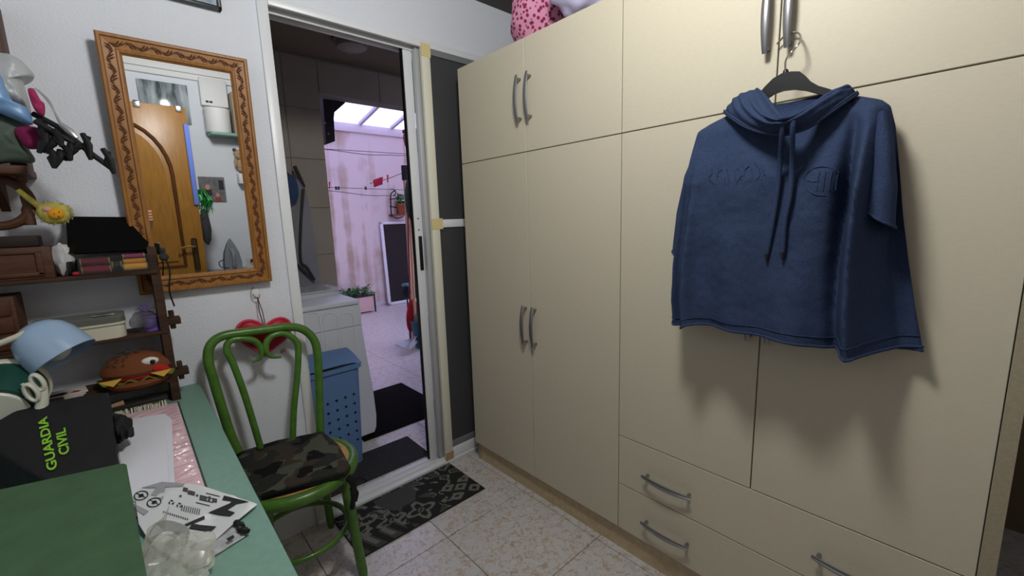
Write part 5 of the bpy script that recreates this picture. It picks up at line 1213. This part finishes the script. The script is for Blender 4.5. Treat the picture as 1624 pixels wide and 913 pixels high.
MB().prism([(-.40, RY+.002, 1.852), (-.40, RY+.15, 1.852), (-.40, RY+.03, 1.78), (-.40, RY+.002, 1.74)], (.02, 0, 0)).build('bracket', desk_m, gs)
cn = thing('white_canister', 'round white canister standing on the green shelf', 'canister', (-.56, RY+.1, 1.875))
MB().lathe([(0, 0), (.085, 0), (.09, .01), (.09, .165), (0, .165)], 30, T(-.56, RY+.1, 1.875)).build('drum', white_m, cn); MB().lathe([(0, .165), (.092, .165), (.092, .185), (.08, .192), (0, .192)], 30, T(-.56, RY+.1, 1.875)).build('lid', white_m, cn)
cbx = thing('carton', 'grey brown printed carton standing on the green shelf end', 'carton', (-.40, RY+.1, 1.875))
MB().box(-.455, -.33, RY+.03, RY+.17, 1.876, 2.20, bev=.002).build('box', mat('grey_carton', (158, 144, 128), .8), cbx)
b = MB()
for k in range(4): b.prism([(-.445+.01*k, RY+.1705, 1.95+.012*k), (-.405+.02*k, RY+.1705, 2.0+.012*k), (-.400+.02*k, RY+.1705, 1.985+.012*k)], (0, .0006, 0))
b.build('print', dark_m, cbx)
td = thing('teddy', 'small beige plush bear hanging under the green shelf', 'teddy', (-.43, RY+.06, 1.60)); tm = mat('beige_plush', (176, 150, 122), .95, bump=.6, bscale=200)
MB().ell((-.425, RY+.07, 1.715), (.045, .04, .042), None, 16, 12).build('head', tm, td); MB().ell((-.415, RY+.06, 1.635), (.045, .035, .055), None, 16, 12).build('torso', tm, td)
for sx in (-1, 1): MB().ell((-.425+sx*.036, RY+.07, 1.752), (.016, .01, .016), None, 10, 8).build('ear', mat('ear_dark', (90, 74, 64), .95), td); MB().ell((-.415+sx*.046, RY+.075, 1.65), (.016, .016, .036), None, 10, 8).build('arm', tm, td); MB().ell((-.415+sx*.022, RY+.09, 1.59), (.018, .026, .018), None, 10, 8).build('foot', tm, td)
b = MB(); b.ell((-.437, RY+.108, 1.722), (.004, .003, .004), None, 8, 6); b.ell((-.413, RY+.108, 1.722), (.004, .003, .004), None, 8, 6); b.build('eyes', black_m, td)
tag(MB().box(-.455, -.36, RY+.001, RY+.10, 1.475, 1.56, bev=.004).build('white_wall_box', white_m), 'small white box on the rear wall below the teddy', 'box')
ph = thing('photo_print', 'colour photo of two people pinned to the rear wall', 'photo', (-.64, RY, 1.32))
MB().box(-.735, -.55, RY+.001, RY+.004, 1.315, 1.525).build('sheet', mat('photo_grey', (120, 118, 122), .3, var=.3, vscale=30), ph)
fm = mat('photo_skin', (196, 150, 126), .5); fd = mat('photo_dark', (44, 40, 50), .5); fr_ = mat('photo_red', (150, 66, 70), .5)
for x, z, m_, s in ((-.675, 1.42, fd, 1.0), (-.61, 1.36, fr_, .8)):
    b = MB(); b.prism([(x-.03*s, RY+.0042, z-.05*s), (x+.03*s, RY+.0042, z-.05*s), (x+.022*s, RY+.0042, z), (x-.022*s, RY+.0042, z)], (0, .0004, 0)); b.build('printed_body', m_, ph)
    b = MB(); b.prism([(x+.017*s*math.cos(a), RY+.0042, z+.02*s+.022*s*math.sin(a)) for a in [2*PI*i/16 for i in range(16)]], (0, .0005, 0)); b.build('printed_face', fm, ph)
b = MB(); b.prism([(-.595, RY+.0042, 1.42), (-.56, RY+.0042, 1.42), (-.56, RY+.0042, 1.50), (-.595, RY+.0042, 1.50)], (0, .0004, 0)); b.build('printed_door', fd, ph)
foam = mat('periwinkle_foam', (104, 126, 206), .8)
tag(MB().box(-.826, -.795, -2.300, -2.280, 1.305, 1.885, bev=.005).build('foam_strip', foam), 'long periwinkle blue foam strip along the oak door edge', 'strip')
tn = thing('tinsel_bunch', 'green tinsel and dark netting hanging behind the oak door edge', 'tinsel', (-.765, -2.36, 1.0))
b = MB(); rg = random.Random(6)
for k in range(60):
    x = -.775+rg.uniform(-.03, .03); z = 1.42; b.tube([(x, -2.36+rg.uniform(-.02, .02), z), (x+rg.uniform(-.01, .05), -2.36+rg.uniform(-.03, .03), z-.08), (x+rg.uniform(-.02, .06), -2.36+rg.uniform(-.03, .03), z-rg.uniform(.12, .22))], [.003, .004, .001], 4)
b.build('tinsel', mat('green_foil', (20, 110, 44), .4, .3), tn)['kind'] = 'stuff'
MB().ell((-.765, -2.37, 1.13), (.035, .03, .14), None, 16, 14, .2, 5).build('netting', mat('grey_netting', (60, 60, 62), .9, var=.6, vscale=120), tn)
bd = thing('worktop', 'grey worktop against the rear wall carrying the iron', 'table', (-.45, RY+.14, .0))
MB().box(-.76, -.10, RY+.002, RY+.30, .715, .74, bev=.003).build('top', mat('grey_top', (150, 152, 156), .6), bd)
for x in (-.73, -.13): MB().box(x-.02, x+.02, RY+.03, RY+.27, 0, .715).build('leg', nickel, bd)
irn = thing('steam_iron', 'silver and grey steam iron standing upright on its heel', 'iron', (-.56, RY+.16, .715)); im = mat('iron_sole', (176, 180, 186), .2, .9); ig = mat('iron_body', (150, 156, 164), .3, .3)
def irb(y0, y1, s, name, m_):
    b = MB(); b.prism([(-.585+x*s, y0, .742+z) for x, z in ((-.07, 0.0), (.07, 0.0), (.072, .06), (.058, .15), (.030, .225), (0, .275), (-.030, .225), (-.058, .15), (-.072, .06))], (0, y1-y0, 0)); return b.build(name, m_, irn)
irb(RY+.12, RY+.128, 1.0, 'sole_plate', im); irb(RY+.130, RY+.165, .86, 'body', ig)
b = MB(); b.tube(cat_rom([(-.585, RY+.165, .775), (-.585, RY+.215, .795), (-.585, RY+.22, .885), (-.585, RY+.165, .925)], 8), .013, 10); b.build('handle', ig, irn)
MB().tube(cat_rom([(-.62, RY+.18, .765), (-.68, RY+.2, .785), (-.69, RY+.2, .825), (-.65, RY+.2, .845)], 6), .004, 6).build('cord', dark_m, irn)
p2_ = thing('small_photo', 'small portrait photo standing on the grey worktop', 'photo', (-.425, RY+.1, .715)); MB().box(-.475, -.375, RY+.10, RY+.104, .741, .825).build('sheet', mat('photo_white', (200, 200, 200), .4), p2_)
b = MB(); b.prism([(-.425+.022*math.cos(a), RY+.1042, .785+.026*math.sin(a)) for a in [2*PI*i/16 for i in range(16)]], (0, .0005, 0)); b.build('printed_face', fm, p2_)
b = MB(); b.prism([(-.447, RY+.1046, .79), (-.403, RY+.1046, .79), (-.408, RY+.1046, .815), (-.425, RY+.1046, .822), (-.442, RY+.1046, .815)], (0, .0005, 0)); b.build('printed_hair', fd, p2_)

# the photographer's hand on the phone
skin = mat('skin', (196, 146, 122), .55)
HP = Vector((-1.118, -1.955, 1.236)); FWh = Vector((FW.x, FW.y, 0)).normalized(); RTh = Vector((RT.x, RT.y, 0)).normalized(); Zu = Vector((0, 0, 1))
phn = thing('phone', 'dark phone held level in the hand seen in the mirror', 'phone', CAM-FWh*.02)
MPh = Matrix(((RTh.x, FWh.x, 0, CAM.x), (RTh.y, FWh.y, 0, CAM.y), (0, 0, 1, CAM.z-.028), (0, 0, 0, 1)))
MB().box(-.018, .165, -.022, -.012, -.036, .036, bev=.004, M=MPh).build('case', mat('phone_black', (20, 20, 22), .3), phn)
hn = thing('hand', 'hand of a person gripping the dark phone, seen in the mirror', 'hand', CAM+RTh*.17-Zu*.08)
me = bpy.data.meshes.new('hand_skin'); bm = bmesh.new(); lay = bm.verts.layers.skin.verify()
def hv(x, y, z, r, root=False):
    v = bm.verts.new(MPh @ Vector((x+.045, y, z-.018))); v[lay].radius = (r, r); v[lay].use_root = root; return v
elbow = hv(.30, -.22, -.20, .036); wrist = hv(.225, -.075, -.045, .027); palm = hv(.19, -.045, -.010, .030, True)
bm.edges.new((elbow, wrist)); bm.edges.new((wrist, palm))
for k, (z, ln) in enumerate(((.026, .062), (.008, .070), (-.010, .066), (-.027, .054))):
    kn = hv(.186, -.018, z*1.05, .0115); m1 = hv(.172, .004, z, .0088); m2_ = hv(.172-ln*.45, .006, z-.001, .0082); tp_ = hv(.172-ln*.8, -.003, z-.002, .0070)
    bm.edges.new((palm, kn)); bm.edges.new((kn, m1)); bm.edges.new((m1, m2_)); bm.edges.new((m2_, tp_))
t1 = hv(.176, -.052, -.030, .0125); t2 = hv(.150, -.042, -.036, .0100); t3 = hv(.120, -.031, -.026, .0085)
bm.edges.new((palm, t1)); bm.edges.new((t1, t2)); bm.edges.new((t2, t3))
Lh = ORG[hn.name]
for v in bm.verts: v.co -= Lh
bm.to_mesh(me); bm.free(); me.materials.append(skin); ho = bpy.data.objects.new('hand_skin', me); COL.objects.link(ho); ho.parent = hn
md = ho.modifiers.new('Skin', 'SKIN'); md.use_smooth_shade = True; ms = ho.modifiers.new('Sub', 'SUBSURF'); ms.levels = 1; ms.render_levels = 2
MB().tube([MPh @ Vector((.312, -.24, -.216)), MPh @ Vector((.262, -.145, -.125))], [.055, .042], 16).build('sleeve', mat('grey_sleeve', (70, 74, 84), .9), hn)
